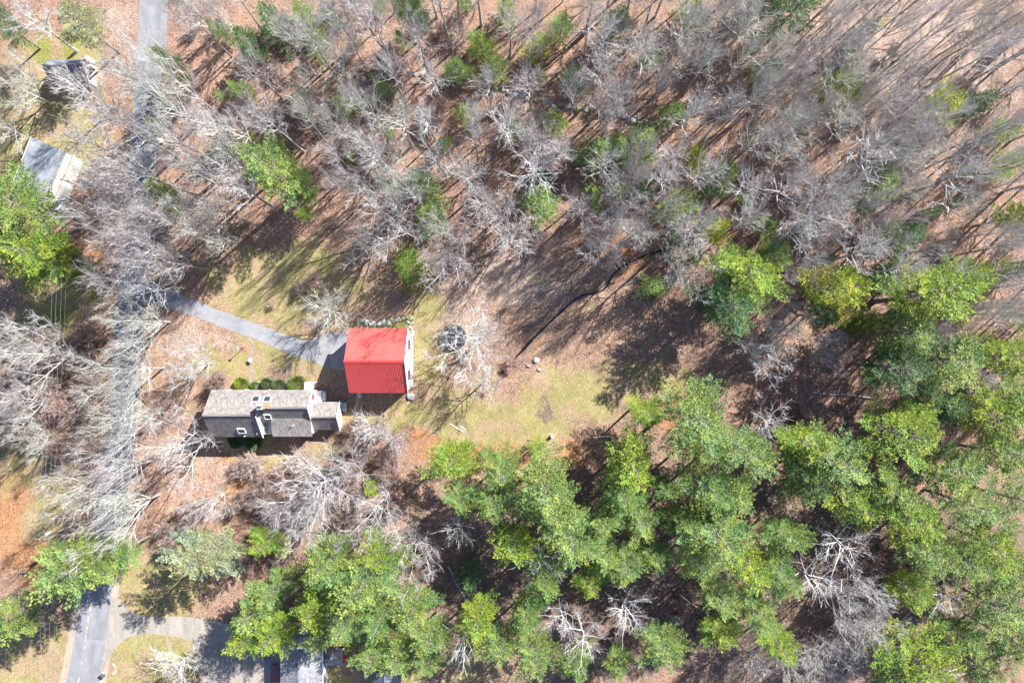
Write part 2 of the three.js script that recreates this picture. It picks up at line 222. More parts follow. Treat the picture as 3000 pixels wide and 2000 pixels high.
  part('side_steps', merge([box(1.3, .4, .8, 12.4, .2, -.15), box(1.3, .2, .5, 12.4, .1, -.75)]), brickRed, house);
  // eastern extension: own lower gable
  const ex0 = L + .0, ex1 = 21.2, zN = 2.2, zR = 4.53, zS = 7.0, eh = 2.8, er = 5.05, ext = new THREE.Group(); ext.name = 'extension'; house.add(ext);
  part('wall', prismX([[zN + .3, 0], [zN + .3, eh - .05], [zR, er - .25], [zS - .3, eh - .05], [zS - .3, 0]], ex0 - .28, ex1 - .3), clapboard, ext);
  part('roof', merge([slab([ex0 - .28, eh, zN], [ex0 - .28, er, zR], [ex1, er, zR], [ex1, eh, zN], .14), slab([ex0 - .28, er, zR + .001], [ex0 - .28, eh, zS], [ex1, eh, zS], [ex1, er, zR + .001], .14), box(ex1 - ex0 + .27, .05, .3, (ex0 + ex1) / 2 - .14, er - .01, zR)]), roofTan, ext);
  for (const z of [3.3, 4.6, 5.9]) windowOn(ext, .55, .75, [ex1 - .27, 2.1, z], 'x');
  part('bulkhead', merge([box(.9, .5, 1.5, ex1 + .15, .25, 3.3)]), lead, ext); part('rake_trim', rake(ex1 + .05, [zN, eh - .05], [zR, er - .05]), trimWhite, ext); part('rake_trim', rake(ex1 + .05, [zR, er - .05], [zS, eh - .05]), trimWhite, ext);
  part('corner_post', box(.1, eh, .1, ex1 - .3, eh / 2, zS - .15), trimWhite, ext);
}
{ // ---- the red roofed barn
  const X0 = -27.5, X1 = -17.55, Z0 = -2.18, L = X1 - X0, D = 10.85, e = 5.1, rh = 8.6, zr = 5.55;
  const barn = thing('barn', 'white barn with a ribbed bright red metal roof at the driveway end', 'barn', [X0, 0, Z0]);
  const red = new THREE.MeshStandardMaterial({ roughness: .42, map: texture(256, 256, (i, j) => { const v = .86 + .2 * fbm(i / 40, j / 9, 5) + .10 * (hash2(i >> 3, 3, 8) - .5) + .06 * (hash2(i, j, 9) - .5), f = .8 + .5 * fbm(i / 30, j / 30, 12); return [.64 * v, .085 * v * f, .078 * v * f]; }, true, [.1, .15]) }), redTrim = M(.52, .03, .03, .4);
  part('wall', prismX([[.4, 0], [.4, e - .1], [zr, rh - .25], [D - .4, e - .1], [D - .4, 0]], .35, L - .35), clapboard, barn);
  part('foundation', box(L - .6, .5, D - .7, L / 2, .2, D / 2), concrete, barn);
  for (const [a, b, s] of [[[0, e], [zr, rh], 0], [[zr + .002, rh], [D, e], 1]]) {
    const up = slab([0, a[1], a[0]], [0, b[1], b[0]], [L, b[1], b[0]], [L, a[1], a[0]], .1), len = Math.hypot(b[0] - a[0], b[1] - a[1]), ang = Math.atan2(b[1] - a[1], b[0] - a[0]), list = [up];
    for (let x = .14; x < L; x += .27) { const g = new THREE.CylinderGeometry(.035, .05, len, 4, 1, false, Math.PI / 4); g.rotateX(Math.PI / 2 - ang); g.scale(1, 1, 1); g.translate(x, (a[1] + b[1]) / 2 + .012, (a[0] + b[0]) / 2); list.push(g); }
    part('roof_panel', merge(list), red, barn);
  }
  part('ridge_cap', merge([slab([-.02, rh - .16, zr - .3], [-.02, rh + .045, zr], [L + .02, rh + .045, zr], [L + .02, rh - .16, zr - .3], .03), slab([-.02, rh + .045, zr], [-.02, rh - .16, zr + .3], [L + .02, rh - .16, zr + .3], [L + .02, rh + .045, zr], .03)]), redTrim, barn);
  const rake = (x, a, b) => slab([x + .05, a[1] + .03, a[0]], [x + .05, b[1] + .03, b[0]], [x - .05, b[1] + .03, b[0]], [x - .05, a[1] + .03, a[0]], .24);
  part('rake_trim', rake(L + .05, [0, e - .08], [zr, rh - .08]), trimWhite, barn); part('rake_trim', rake(L + .05, [zr, rh - .08], [D, e - .08]), trimWhite, barn);
  for (const z of [2.3, 3.1, 7.6, 8.4]) windowOn(barn, .62, 1.5, [L - .31, 1.9, z], 'x', darkWood);
  windowOn(barn, .9, 1.1, [L - .31, 6.2, zr], 'x'); windowOn(barn, .8, 1.0, [L - .31, 4.2, 4.2], 'x');
  const dr = part('side_door', box(.07, 2.2, 1.2, L - .31, 1.5, 5.3), white, barn); part('door_trim', merge([box(.08, 2.3, .12, L - .29, 1.5, 4.64), box(.08, 2.3, .12, L - .29, 1.5, 5.96), box(.08, .12, 1.44, L - .29, 2.7, 5.3)]), trimWhite, dr);
  for (const z of [.5, D - .5]) part('corner_board', box(.1, e, .25, L - .32, e / 2, z), trimWhite, barn);
  part('side_deck', box(.55, .16, 9.2, L - .05, .45, D / 2), M(.36, .33, .31), barn); for (const [c, w, ps] of [[1.6, 3.2, [.1, 1.2, 2.3, 3.1]], [9.6, 1.0, [9.2, 10.0]]]) part('deck_rail', merge([box(.06, .07, w, L + .2, 1.3, c), ...ps.map(z => box(.07, .95, .07, L + .2, .9, z))]), trimWhite, barn);
  for (const z of [2.8, 7.6]) { const dd = part('garage_door', box(.06, 2.5, 3.0, .32, 1.3, z), white, barn); part('handle', box(.05, .06, .3, .27, .6, z), metalGrey, dd); }
}
function gableHouse(o, { L, D, e, r, ov = .35, axis = 'x', roof, wall }) {      // local: x 0..L, z 0..D, ridge along the axis
  if (axis === 'x') {
    part('wall', prismX([[ov, 0], [ov, e - .05], [D / 2, r - .22], [D - ov, e - .05], [D - ov, 0]], ov, L - ov), wall, o);
    part('roof', merge([slab([0, e, 0], [0, r, D / 2], [L, r, D / 2], [L, e, 0], .14), slab([0, r, D / 2 + .001], [0, e, D], [L, e, D], [L, r, D / 2 + .001], .14), box(L, .05, .3, L / 2, r, D / 2)]), roof, o);
  } else {
    part('wall', prismZ([[ov, 0], [L - ov, 0], [L - ov, e - .05], [L / 2, r - .22], [ov, e - .05]], ov, D - ov), wall, o);
    part('roof', merge([slab([0, e, D], [L / 2, r, D], [L / 2, r, 0], [0, e, 0], .14), slab([L / 2 + .001, r, D], [L, e, D], [L, e, 0], [L / 2 + .001, r, 0], .14), box(.3, .05, D, L / 2, r, D / 2)]), roof, o);
  }
}
{ // ---- garage up the road
  const g = thing('garage', 'small white garage with blue grey roof and a dark open doorway', 'garage', [-79.5, 0, -48.5]);
  const L = 6.9, D = 4.1, e = 2.6, r = 4.7, zr = 1.75;
  part('wall', merge([prismX([[.25, 0], [.25, e - .1], [.37, e - .05], [.37, 0]], .3, L - .5), prismX([[D - .37, 0], [D - .37, e - .05], [D - .25, e - .1], [D - .25, 0]], .3, L - .5), prismX([[.25, 0], [.25, e - .1], [zr, r - .25], [D - .25, e - .1], [D - .25, 0]], .3, .42), prismX([[.25, 2.1], [.25, e - .1], [zr, r - .25], [D - .25, e - .1], [D - .25, 2.1]], L - .62, L - .5), prismX([[.25, 0], [.25, 2.1], [.75, 2.1], [.75, 0]], L - .62, L - .5), prismX([[D - .75, 0], [D - .75, 2.1], [D - .25, 2.1], [D - .25, 0]], L - .62, L - .5)]), M(.74, .72, .68, .7), g);
  part('roof', merge([slab([0, e, 0], [0, r, zr], [L, r, zr], [L, e, 0], .12), slab([0, r, zr + .001], [0, e, D], [L, e, D], [L, r, zr + .001], .12)]), roofBlue, g);
  part('floor', box(L - 1, .06, D - .8, L / 2 - .1, .04, D / 2), concrete, g); part('ramp', box(1.2, .05, D - 1.2, L + .05, .02, D / 2), sandMat, g);
  const rake = (a, b) => slab([L + .08, a[1] + .02, a[0]], [L + .08, b[1] + .02, b[0]], [L, b[1] + .02, b[0]], [L, a[1] + .02, a[0]], .22);
  part('rake_trim', rake([0, e], [zr, r]), trimWhite, g); part('rake_trim', rake([zr, r], [D, e]), trimWhite, g);
}
{ // ---- grey roofed house at the left, turned about 22 degrees
  const a = [wx(91, 3), wz(402, 3)], b = [wx(213, 3), wz(452, 3)], turn = -Math.atan2(b[1] - a[1], b[0] - a[0]), L = Math.hypot(b[0] - a[0], b[1] - a[1]), D = 8.4;
  const g = thing('neighbour_house', 'white neighbouring house with low grey roof covered in orange leaves', 'house', [a[0], 0, a[1]], turn);
  const leafRoof = new THREE.MeshStandardMaterial({ roughness: .9, map: texture(512, 512, (i, j) => { const x = i / 512, y = j / 512, edge = smooth(.55, .98, x + .25 * (fbm(x * 7, y * 7, 3) - .5)), l = edge * fbm(x * 14, y * 14, 9) + .2 * (hash2(i, j, 2) - .5) * edge > .42; const v = .8 + .4 * fbm(x * 9, y * 9, 15) + .1 * (hash2(i, j, 8) - .5); return l ? [.5 * v, .26 * v, .11 * v] : [.21 * v, .23 * v, .26 * v]; }, true) });
  const top = slab([0, 3.05, D], [L, 2.75, D], [L, 2.75, 0], [0, 3.05, 0], .16); { const p = top.attributes.position, u = top.attributes.uv; for (let i = 0; i < p.count; i++) u.setXY(i, p.getX(i) / L, p.getZ(i) / D); }
  part('wall', box(L - .7, 2.8, D - .7, L / 2, 1.4, D / 2), white, g); part('roof', top, leafRoof, g);
  part('fascia', box(.1, .2, D, L + .05, 2.68, D / 2), trimWhite, g); part('fascia', box(.1, .2, D, -.05, 2.96, D / 2), trimWhite, g);
  for (const z of [1.9, 6.4]) windowOn(g, .9, 1.1, [L - .32, 1.7, z], 'x', M(.35, .12, .10));
  part('bay', box(.5, 2.4, D - 1.2, L - .15, 1.2, D / 2), trimWhite, g);
  part('deck', merge([box(2.0, .12, 1.8, L - .6, .6, D + .8), box(.07, .9, 1.8, L + .4, 1.05, D + .8), box(2, .07, .07, L - .6, 1.5, D + 1.7), box(.09, 1.5, .09, L + .4, .75, D + 1.7), box(.09, 1.5, .09, L - 1.6, .75, D + 1.7)]), trimWhite, g);
  part('antenna', merge([cyl(.025, .025, 1.9, 6, 2.4, 3.9, .9), box(1.7, .03, .03, 2.4, 4.8, .9), ...[-.7, -.35, 0, .35, .7].map((x, k) => box(.03, .03, 1.1 - .12 * k, 2.4 + x, 4.83, .9))]), trimWhite, g);
}
{ // ---- house and sheds under the pines at the bottom edge
  const h = thing('pine_house', 'white gabled house with grey roof beside the gravel drive', 'house', [-39.2, 0, 49]);
  gableHouse(h, { L: 7.1, D: 13.5, e: 4.6, r: 6.1, axis: 'z', roof: roofGrey, wall: clapboard });
  for (const z of [2.2, 6.2, 10]) windowOn(h, .9, 1.2, [7.1 - .33, 2.2, z], 'x'); for (const x of [2, 4.8]) windowOn(h, .9, 1.2, [x, 2.4, .33], '-z');
  skylight(h, [4.9, 5.55, 1.6], 0, .7, .8); part('gutter', merge([box(.12, .12, 13.4, 7.16, 4.5, 6.75), cyl(.05, .05, 4.4, 8, 7.1, 2.2, 13)]), trimWhite, h);
  part('porch', merge([box(2.2, .3, 1.6, 6.2, 2.6, 13.4), box(.1, 2.6, .1, 7.2, 1.3, 14), box(.1, 2.6, .1, 5.2, 1.3, 14)]), white, h);
  const s = thing('red_shed', 'red shed with grey gable roof touching the white gabled house', 'shed', [-32.0, 0, 52.7]);
  gableHouse(s, { L: 3.0, D: 3.0, e: 2.7, r: 3.7, ov: .12, roof: roofGrey, wall: M(.50, .03, .035, .7) }); part('door', box(.9, 1.9, .05, 1.5, 1.0, .1), white, s); part('window', box(.05, .7, .7, 2.9, 1.6, 1.4), glass, s);
  const b = thing('brown_shed', 'weathered brown shed with pale plank roof under the pine boughs', 'shed', [-29.7, 0, 48.9], .08);
  part('wall', prismX([[.15, 0], [.15, 2.1], [1.4, 2.7], [2.65, 2.1], [2.65, 0]], .15, 1.95), M(.30, .20, .13), b);
  for (let k = 0; k < 8; k++) { part('roof_plank', slab([0, 2.2 + k * .085, k * .175], [0, 2.28 + k * .085, k * .175 + .17], [2.1, 2.28 + k * .085, k * .175 + .17], [2.1, 2.2 + k * .085, k * .175], .05), M(.42 - .03 * (k % 3), .37, .33), b); part('roof_plank', slab([0, 2.88 - k * .085, 1.42 + k * .175], [0, 2.8 - k * .085, 1.59 + k * .175], [2.1, 2.8 - k * .085, 1.59 + k * .175], [2.1, 2.88 - k * .085, 1.42 + k * .175], .05), M(.40 - .03 * (k % 2), .36, .32), b); }
  part('door', box(.05, 1.8, .9, 1.97, .95, 1.4), darkWood, b);
  const c = thing('garden_shed', 'small garden shed with pinkish brown roof between pine branches', 'shed', [-24.2, 0, 50.2]);
  gableHouse(c, { L: 1.9, D: 2.0, e: 2.0, r: 2.6, ov: .1, roof: shingles([.34, .26, .24], 271), wall: M(.4, .33, .28) }); part('door', box(.8, 1.7, .05, .95, .9, .08), darkWood, c);
  const d = thing('cottage', 'low cottage with dark blue grey roof standing in the lower clearing', 'house', [-24.1, 0, 53.2]);
  gableHouse(d, { L: 5.0, D: 7.2, e: 2.8, r: 4.3, axis: 'z', roof: roofBlue, wall: white }); for (const x of [1.4, 3.5]) windowOn(d, .8, 1.0, [x, 1.6, .32], '-z'); windowOn(d, .8, 1, [4.68, 1.6, 3], 'x'); part('annex', merge([box(1.4, 2.2, 2.2, 5.2, 1.1, 2.2)]), M(.12, .14, .17), d); part('chimney', box(.5, 2.2, .5, 3.6, 4.2, 5.2), brickRed, d);
  // lattice footbridge rail and red deck beside the white house
  const lr = thing('lattice_ramp', 'blue grey lattice ramp leaning beside the white gabled house', 'ramp', [wx(783), 0, wz(1928)], -.95), lm = M(.22, .27, .34, .7);
  for (const z of [-.35, .35]) part('rail', box(3.6, .1, .08, 1.7, .7, z), lm, lr); for (let k = 0; k < 10; k++) part('rung', box(.08, .06, .66, .1 + k * .36, .66, 0), lm, lr); for (const x of [.1, 3.3]) for (const z of [-.35, .35]) part('leg', box(.08, .68, .08, x, .34, z), lm, lr);
  const rd = thing('red_deck', 'dull red wooden deck beside the white gabled house', 'deck', [-42.3, 0, 56.6]); for (let k = 0; k < 9; k++) part('board', box(2.6, .06, .3, 1.3, .5, .16 + k * .33), M(.28 - .02 * (k % 3), .09, .09), rd); for (const x of [.1, 2.5]) for (const z of [.1, 2.8]) part('post', box(.12, .47, .12, x, .235, z), darkWood, rd);
  const tub = thing('round_tub', 'round pale blue tub on the ground below the red shed', 'tub', [wx(953, .4), 0, wz(1960, .4)]);
  part('rim', new THREE.TorusGeometry(.55, .06, 8, 24).rotateX(Math.PI / 2).translate(0, .6, 0), white, tub); part('wall', new THREE.CylinderGeometry(.55, .5, .6, 24, 1, true).translate(0, .3, 0), white, tub); part('water', new THREE.CircleGeometry(.52, 24).rotateX(-Math.PI / 2).translate(0, .5, 0), M(.25, .42, .55, .1), tub);
  const kay = thing('kayak', 'narrow white kayak lying on the grass beside the cottage', 'kayak', [wx(1069, .2), 0, wz(1975, .2)], .12); const hull = new THREE.SphereGeometry(1, 16, 10); hull.scale(.22, .16, .95); hull.translate(0, .15, 0); part('hull', hull, trimWhite, kay); part('cockpit', new THREE.TorusGeometry(.13, .025, 6, 16).rotateX(Math.PI / 2).scale(1, 1, 1.8).translate(0, .3, 0), blackRubber, kay);
}

// ------------------------------------------------------------------ trees
class Wood {                                        // collects tubes and slivers with vertex colours
  constructor() { this.p = []; this.n = []; this.c = []; this.i = []; }
  tube(pts, rad, sides, col, r) {
    const base = this.p.length / 3, up = new THREE.Vector3(), a = new THREE.Vector3(), b = new THREE.Vector3(), d = new THREE.Vector3();
    for (let k = 0; k < pts.length; k++) {
      d.copy(pts[Math.min(k + 1, pts.length - 1)]).sub(pts[Math.max(k - 1, 0)]).normalize(); up.set(.31, .17, .93); a.crossVectors(d, up).normalize(); b.crossVectors(d, a);
      const v = .86 + .28 * r();
      for (let s = 0; s < sides; s++) { const t = s / sides * Math.PI * 2, cx = Math.cos(t), cy = Math.sin(t), nx = a.x * cx + b.x * cy, ny = a.y * cx + b.y * cy, nz = a.z * cx + b.z * cy; this.p.push(pts[k].x + nx * rad[k], pts[k].y + ny * rad[k], pts[k].z + nz * rad[k]); this.n.push(nx, ny, nz); this.c.push(col[0] * v, col[1] * v, col[2] * v); }
      if (k) for (let s = 0; s < sides; s++) { const q = base + (k - 1) * sides, s2 = (s + 1) % sides; this.i.push(q + s, q + s2, q + sides + s, q + s2, q + sides + s2, q + sides + s); }
    }
  }
  sliver(p, d, w, col, r) {                          // one long thin triangle
    const base = this.p.length / 3, s = new THREE.Vector3(r() - .5, r() - .5, r() - .5).cross(d).normalize(), n = new THREE.Vector3().crossVectors(s, d).normalize(), v = .8 + .4 * r(); if (n.y < 0) n.negate();
    for (const [x, y, z] of [[p.x - s.x * w, p.y - s.y * w, p.z - s.z * w], [p.x + s.x * w, p.y + s.y * w, p.z + s.z * w], [p.x + d.x, p.y + d.y, p.z + d.z]]) { this.p.push(x, y, z); this.n.push(n.x, n.y, n.z); this.c.push(col[0] * v, col[1] * v, col[2] * v); }
    this.i.push(base, base + 1, base + 2);
  }
  leaf(p, d, w, col) {                               // one needle spray: a flat kite
    const base = this.p.length / 3, s = new THREE.Vector3(-d.z + .3 * d.y, .2 * d.x, d.x).normalize(), n = new THREE.Vector3().crossVectors(s, d).normalize(); if (n.y < 0) n.negate();
    for (const [x, y, z] of [[p.x, p.y, p.z], [p.x + d.x * .55 + s.x * w, p.y + d.y * .55 + s.y * w, p.z + d.z * .55 + s.z * w], [p.x + d.x, p.y + d.y, p.z + d.z], [p.x + d.x * .55 - s.x * w, p.y + d.y * .55 - s.y * w, p.z + d.z * .55 - s.z * w]]) { this.p.push(x, y, z); this.n.push(n.x, n.y, n.z); this.c.push(...col); }
    this.i.push(base, base + 1, base + 2, base, base + 2, base + 3);
  }
  build() { const g = new THREE.BufferGeometry(); g.setAttribute('position', new THREE.Float32BufferAttribute(this.p, 3)); g.setAttribute('normal', new THREE.Float32BufferAttribute(this.n, 3)); g.setAttribute('color', new THREE.Float32BufferAttribute(this.c, 3)); g.setIndex(this.i); return g; }
}
const V = (x, y, z) => new THREE.Vector3(x, y, z);
const barkMats = [[.54, .54, .54], [.63, .63, .625], [.50, .48, .485], [.53, .55, .51]].map(c => new THREE.MeshStandardMaterial({ color: new THREE.Color().setRGB(...c), vertexColors: true, roughness: .9 }));
function bareTree(seed, { H = 20, R = 4, base = .42, limbs = 15, kids = 8, twigs = 6, fork = false, thick = 1, up = .5, sparse = 0 }) {
  const r = rng(seed), trunk = new Wood(), crown = new Wood(), r0 = H * .0125 * thick;
  const bark = [.60, .585, .58], limbC = [.97, .97, .96], twigC = [.88, .80, .80];
  const rnd = s => V(r() - .5, r() - .5, r() - .5).multiplyScalar(2 * s);
  function grow(p, dir, len, rad, level) {
    const n = [0, 6, 4, 3][level], pts = [p.clone()], rads = [rad], d = dir.clone(), dirs = [d.clone()];
    for (let k = 1; k <= n; k++) { d.add(rnd(level === 1 ? .11 : .16)).add(V(0, level === 1 ? .06 * up * 2 : .05, 0)).normalize(); pts.push(pts[k - 1].clone().addScaledVector(d, len / n * (.85 + .3 * r()))); rads.push(Math.max(.012, rad * (1 - .72 * k / n))); dirs.push(d.clone()); }
    crown.tube(pts, rads, level === 1 ? 5 : level === 2 ? 4 : 3, level < 3 ? limbC : [.93, .89, .885], r);
    const count = level === 1 ? kids + (r() * 3 | 0) : level === 2 ? 4 + (r() * 2 | 0) : twigs;
    for (let c = 0; c < count; c++) {
      if (r() < sparse) continue;
      const t = level === 1 ? .18 + .8 * (c + r()) / count : .15 + .83 * r(), s = t * n, k = Math.min(n - 1, Math.floor(s)), at = pts[k].clone().lerp(pts[k + 1], s - k), dd = dirs[k].clone();
      const side = rnd(1).cross(dd).normalize(), ang = .38 + .5 * r(), nd = dd.multiplyScalar(Math.cos(ang)).addScaledVector(side, Math.sin(ang)).add(V(0, .26, 0)).normalize();
      const l = len * (level === 1 ? (.38 + .26 * r()) * (1.15 - .5 * t) : .38 + .3 * r());
      if (level < 3) grow(at, nd, l, Math.max(.018, lerp(rads[k], rads[k + 1], s - k) * .66), level + 1); else crown.sliver(at, nd.multiplyScalar(.5 + .7 * r()), .013, twigC, r);
    }
    if (level === 3) for (let q = 0; q < 1; q++) crown.sliver(pts[n], d.clone().add(rnd(.5)).normalize().multiplyScalar(.4 + .5 * r()), .010, twigC, r);
  }
  const leaders = fork ? 5 + (r() * 2 | 0) : 1, forkH = fork ? H * base : H * .94, tp = [], tr = [], tn = 7; let cur = V(0, -.5, 0), lean = rnd(.03); lean.y = 0;
  for (let k = 0; k <= tn; k++) { tp.push(cur.clone()); tr.push(k === 0 ? r0 * 1.35 : r0 * (fork ? 1 - .25 * k / tn : Math.pow(1 - k / tn * .97, .85)) + .01); cur.add(V(lean.x + (r() - .5) * .05, 1, lean.z + (r() - .5) * .05).multiplyScalar((forkH + .5) / tn)); }
  trunk.tube(tp, tr, 7, bark, r);
  const onTrunk = (pts, rads, f) => { const s = f * (pts.length - 1), k = Math.min(pts.length - 2, Math.floor(s)); return [pts[k].clone().lerp(pts[k + 1], s - k), lerp(rads[k], rads[k + 1], s - k)]; };
  const stems = [];
  if (!fork) stems.push([tp, tr, base, 1]);
  else for (let q = 0; q < leaders; q++) {
    const a = q / leaders * 6.283 + r(), pts = [tp[tn].clone()], rad = [r0 * .55], sp = q ? .32 + .42 * r() : .06, d = V(Math.cos(a) * sp, 1, Math.sin(a) * sp).normalize(), len = (H - forkH) * (.86 + .2 * r());
    for (let k = 1; k <= 5; k++) { d.add(rnd(.08)).add(V(0, .02, 0)).normalize(); pts.push(pts[k - 1].clone().addScaledVector(d, len / 5)); rad.push(r0 * .55 * (1 - .9 * k / 5) + .01); }
    trunk.tube(pts, rad, 5, [.8, .77, .74], r); stems.push([pts, rad, .10, 1 / leaders * 1.5]);
  }
  for (const [pts, rad, f0, share] of stems) { const cnt = Math.round(limbs * share); for (let q = 0; q < cnt; q++) {
    const f = f0 + (.985 - f0) * Math.pow((q + r() * .8) / cnt, .85), t = (f - f0) / (1 - f0), [p, rr] = onTrunk(pts, rad, f), a = q * 2.4 + r() * .9, el = lerp(.50, 1.12, t) * (up * 2) + .14 * (r() - .5);
    const prof = fork ? 1 - .45 * t : Math.sin(Math.PI * (.22 + .68 * t)) * 1.05, len = R * prof * (.75 + .45 * r()) * (fork ? 1.05 : 1.3);
    grow(p, V(Math.cos(a) * Math.cos(el), Math.sin(el), Math.sin(a) * Math.cos(el)), Math.max(.8, len), Math.max(.04, Math.min(rr * .7, len * .026 * thick)), 1);
  } }
  return { trunk: trunk.build(), crown: crown.build(), H, R };
}
function pineTree(seed, { H = 20, R = 5, base = .35, step = .75, droop = 0, cone = 0, dense = 1, needle = .30 }) {
  const r = rng(seed), trunk = new Wood(), crown = new Wood(), r0 = H * .0125, tp = [], tr = [], tn = 8, c = V(0, -.5, 0), lx = (r() - .5) * .04, lz = (r() - .5) * .04;
  for (let k = 0; k <= tn; k++) { tp.push(c.clone()); tr.push(r0 * (1.2 - 1.17 * k / tn) + .01); c.add(V(lx, 1, lz).multiplyScalar((H + .3) / tn)); }
  trunk.tube(tp, tr, 7, [.55, .48, .44], r);
  const lobeA = r() * 6.28, at = y => tp[0].clone().lerp(tp[tn], clamp((y + .5) / (H + .3)));
  const dead = Math.round(6 * (1 - cone)); for (let q = 0; q < dead; q++) { const y = H * base * (.5 + .5 * r()), a = r() * 6.28; trunk.tube([at(y), at(y).add(V(Math.cos(a) * .9, .05, Math.sin(a) * .9)), at(y).add(V(Math.cos(a) * 1.9, .25, Math.sin(a) * 1.9))], [.04, .025, .008], 3, [.75, .70, .68], r); }
  for (let y = H * base; y < H - .4; y += step * (.75 + .5 * r())) {
    const t = (y - H * base) / (H * (1 - base)), nb = 4 + (r() * 2.4 | 0), a0 = r() * 6.28;
    const prof = cone ? lerp(1 - t * .93, Math.pow(1 - t, .6), 1 - cone) : (Math.pow(1 - t, .5) * .92 + .06) * Math.min(1, .62 + 1.3 * t);
    for (let b = 0; b < nb; b++) {
      const a = a0 + b / nb * 6.283 + (r() - .5) * .7, lobe = 1 + .22 * Math.sin(a * 2 + lobeA) + .12 * Math.sin(a * 3 + y), len = Math.max(.5, R * prof * lobe * (.48 + .72 * r())), el = lerp(.02, .75, t * t) - droop * (1 - t) + (r() - .5) * .25;
      const d = V(Math.cos(a) * Math.cos(el), Math.sin(el), Math.sin(a) * Math.cos(el)), pts = [at(y)], n = 5, dirs = [d.clone()];
      for (let k = 1; k <= n; k++) { d.add(V((r() - .5) * .2, .07 - droop * .06, (r() - .5) * .2)).normalize(); pts.push(pts[k - 1].clone().addScaledVector(d, len / n)); dirs.push(d.clone()); }
      trunk.tube(pts, pts.map((_, k) => Math.max(.01, len * .013 * (1 - k / n) + .006)), 3, [.62, .56, .53], r);
      const hue = r(), val = .85 + .35 * r(), bc = [lerp(.72, 1.28, hue) * val, lerp(.94, 1.06, hue) * val, lerp(1.2, .75, hue) * val];
      const nl = Math.max(4, Math.round(len * 4.2 * dense));
      for (let q = 0; q < nl; q++) {
        const f = .25 + .75 * (q + r()) / nl, s = f * n, k = Math.min(n - 1, Math.floor(s)), p = pts[k].clone().lerp(pts[k + 1], s - k), dd = dirs[k];
        const sd = (q % 2 ? 1 : -1), side = V(-dd.z, 0, dd.x).normalize().multiplyScalar(sd * (.55 + .6 * r())), bl = Math.min(1.5, len * (.16 + .22 * (1 - f)) + .15), bd = dd.clone().multiplyScalar(.75).add(side).add(V(0, .12 + .2 * r() - droop * .3, 0)).normalize();
        const tufts = Math.max(1, Math.round(bl * 2.8));
        for (let u = 0; u < tufts; u++) {
          const o = p.clone().addScaledVector(bd, bl * (u + .6) / tufts), v = .8 + .4 * r(), col = [bc[0] * v, bc[1] * v, bc[2] * v], cnt = 7 + (r() * 3 | 0);
          for (let w = 0; w < cnt; w++) { const nd = bd.clone().multiplyScalar(.7).add(V((r() - .5) * 1.7, (r() - .25) * 1.1, (r() - .5) * 1.7)).normalize().multiplyScalar(needle * (.7 + .6 * r())); crown.leaf(o.clone().add(V((r() - .5) * .12, (r() - .5) * .1, (r() - .5) * .12)), nd, needle * .13, col); }
        }
      }
    }
  }
  return { trunk: trunk.build(), crown: crown.build(), H, R };
}
const bare = [1, 2, 3, 4, 5, 6, 7].map(k => bareTree(100 + k, { H: 20, R: 3.6 + .25 * (k % 4), base: .44 + .06 * (k % 3), limbs: 16 + k % 4, up: .54 + .06 * (k % 3), kids: 5, twigs: 2, thick: 1.0 }));
const wide = [1, 2, 3, 4].map(k => bareTree(200 + k, { H: 16, R: 5.4, base: .13 + .04 * (k % 3), limbs: 30, fork: true, kids: 5, thick: 1.0, up: .52 + .06 * (k % 2), twigs: 2 }));
const hazy = [1, 2].map(k => bareTree(250 + k, { H: 18, R: 4.6, base: .28, limbs: 20, kids: 7, twigs: 4, thick: .8, up: .5 }));
const small = [1, 2, 3].map(k => bareTree(300 + k, { H: 9, R: 2.6, base: .22, limbs: 13, kids: 5, thick: .9, up: .55, twigs: 2 }));
const dead = [1, 2].map(k => bareTree(400 + k, { H: 16, R: 3.2, base: .4, limbs: 14, kids: 5, twigs: 2, sparse: .25, thick: 1.1, up: .35 }));
const shrubs = [1, 2, 3].map(k => bareTree(500 + k, { H: 3.6, R: 2.1, base: .04, fork: true, limbs: 20, kids: 4, twigs: 2, thick: .9, up: .5 }));
const pines = [1, 2, 3, 4, 5, 6].map(k => pineTree(600 + k, { H: 20, R: 4.9, base: .30 + .05 * (k % 3), step: .8, dense: .9 }));
const firs = [1, 2, 3].map(k => pineTree(700 + k, { H: 11, R: 2.9, base: .12, step: .5, cone: .75, droop: .12, dense: .9, needle: .26 }));
const foliage = { bright: [.190, .270, .028], mid: [.140, .222, .046], light: [.178, .258, .064], dark: [.068, .138, .040], blue: [.088, .158, .062], sage: [.25, .28, .15], yellow: [.255, .295, .014] };
const leafMats = Object.fromEntries(Object.entries(foliage).map(([k, c]) => [k, new THREE.MeshStandardMaterial({ color: new THREE.Color().setRGB(...c), vertexColors: true, roughness: .7, side: THREE.DoubleSide })]));
const pineBark = M(.42, .40, .40, .95, { vertexColors: true });
const planted = [], groupOf = {};
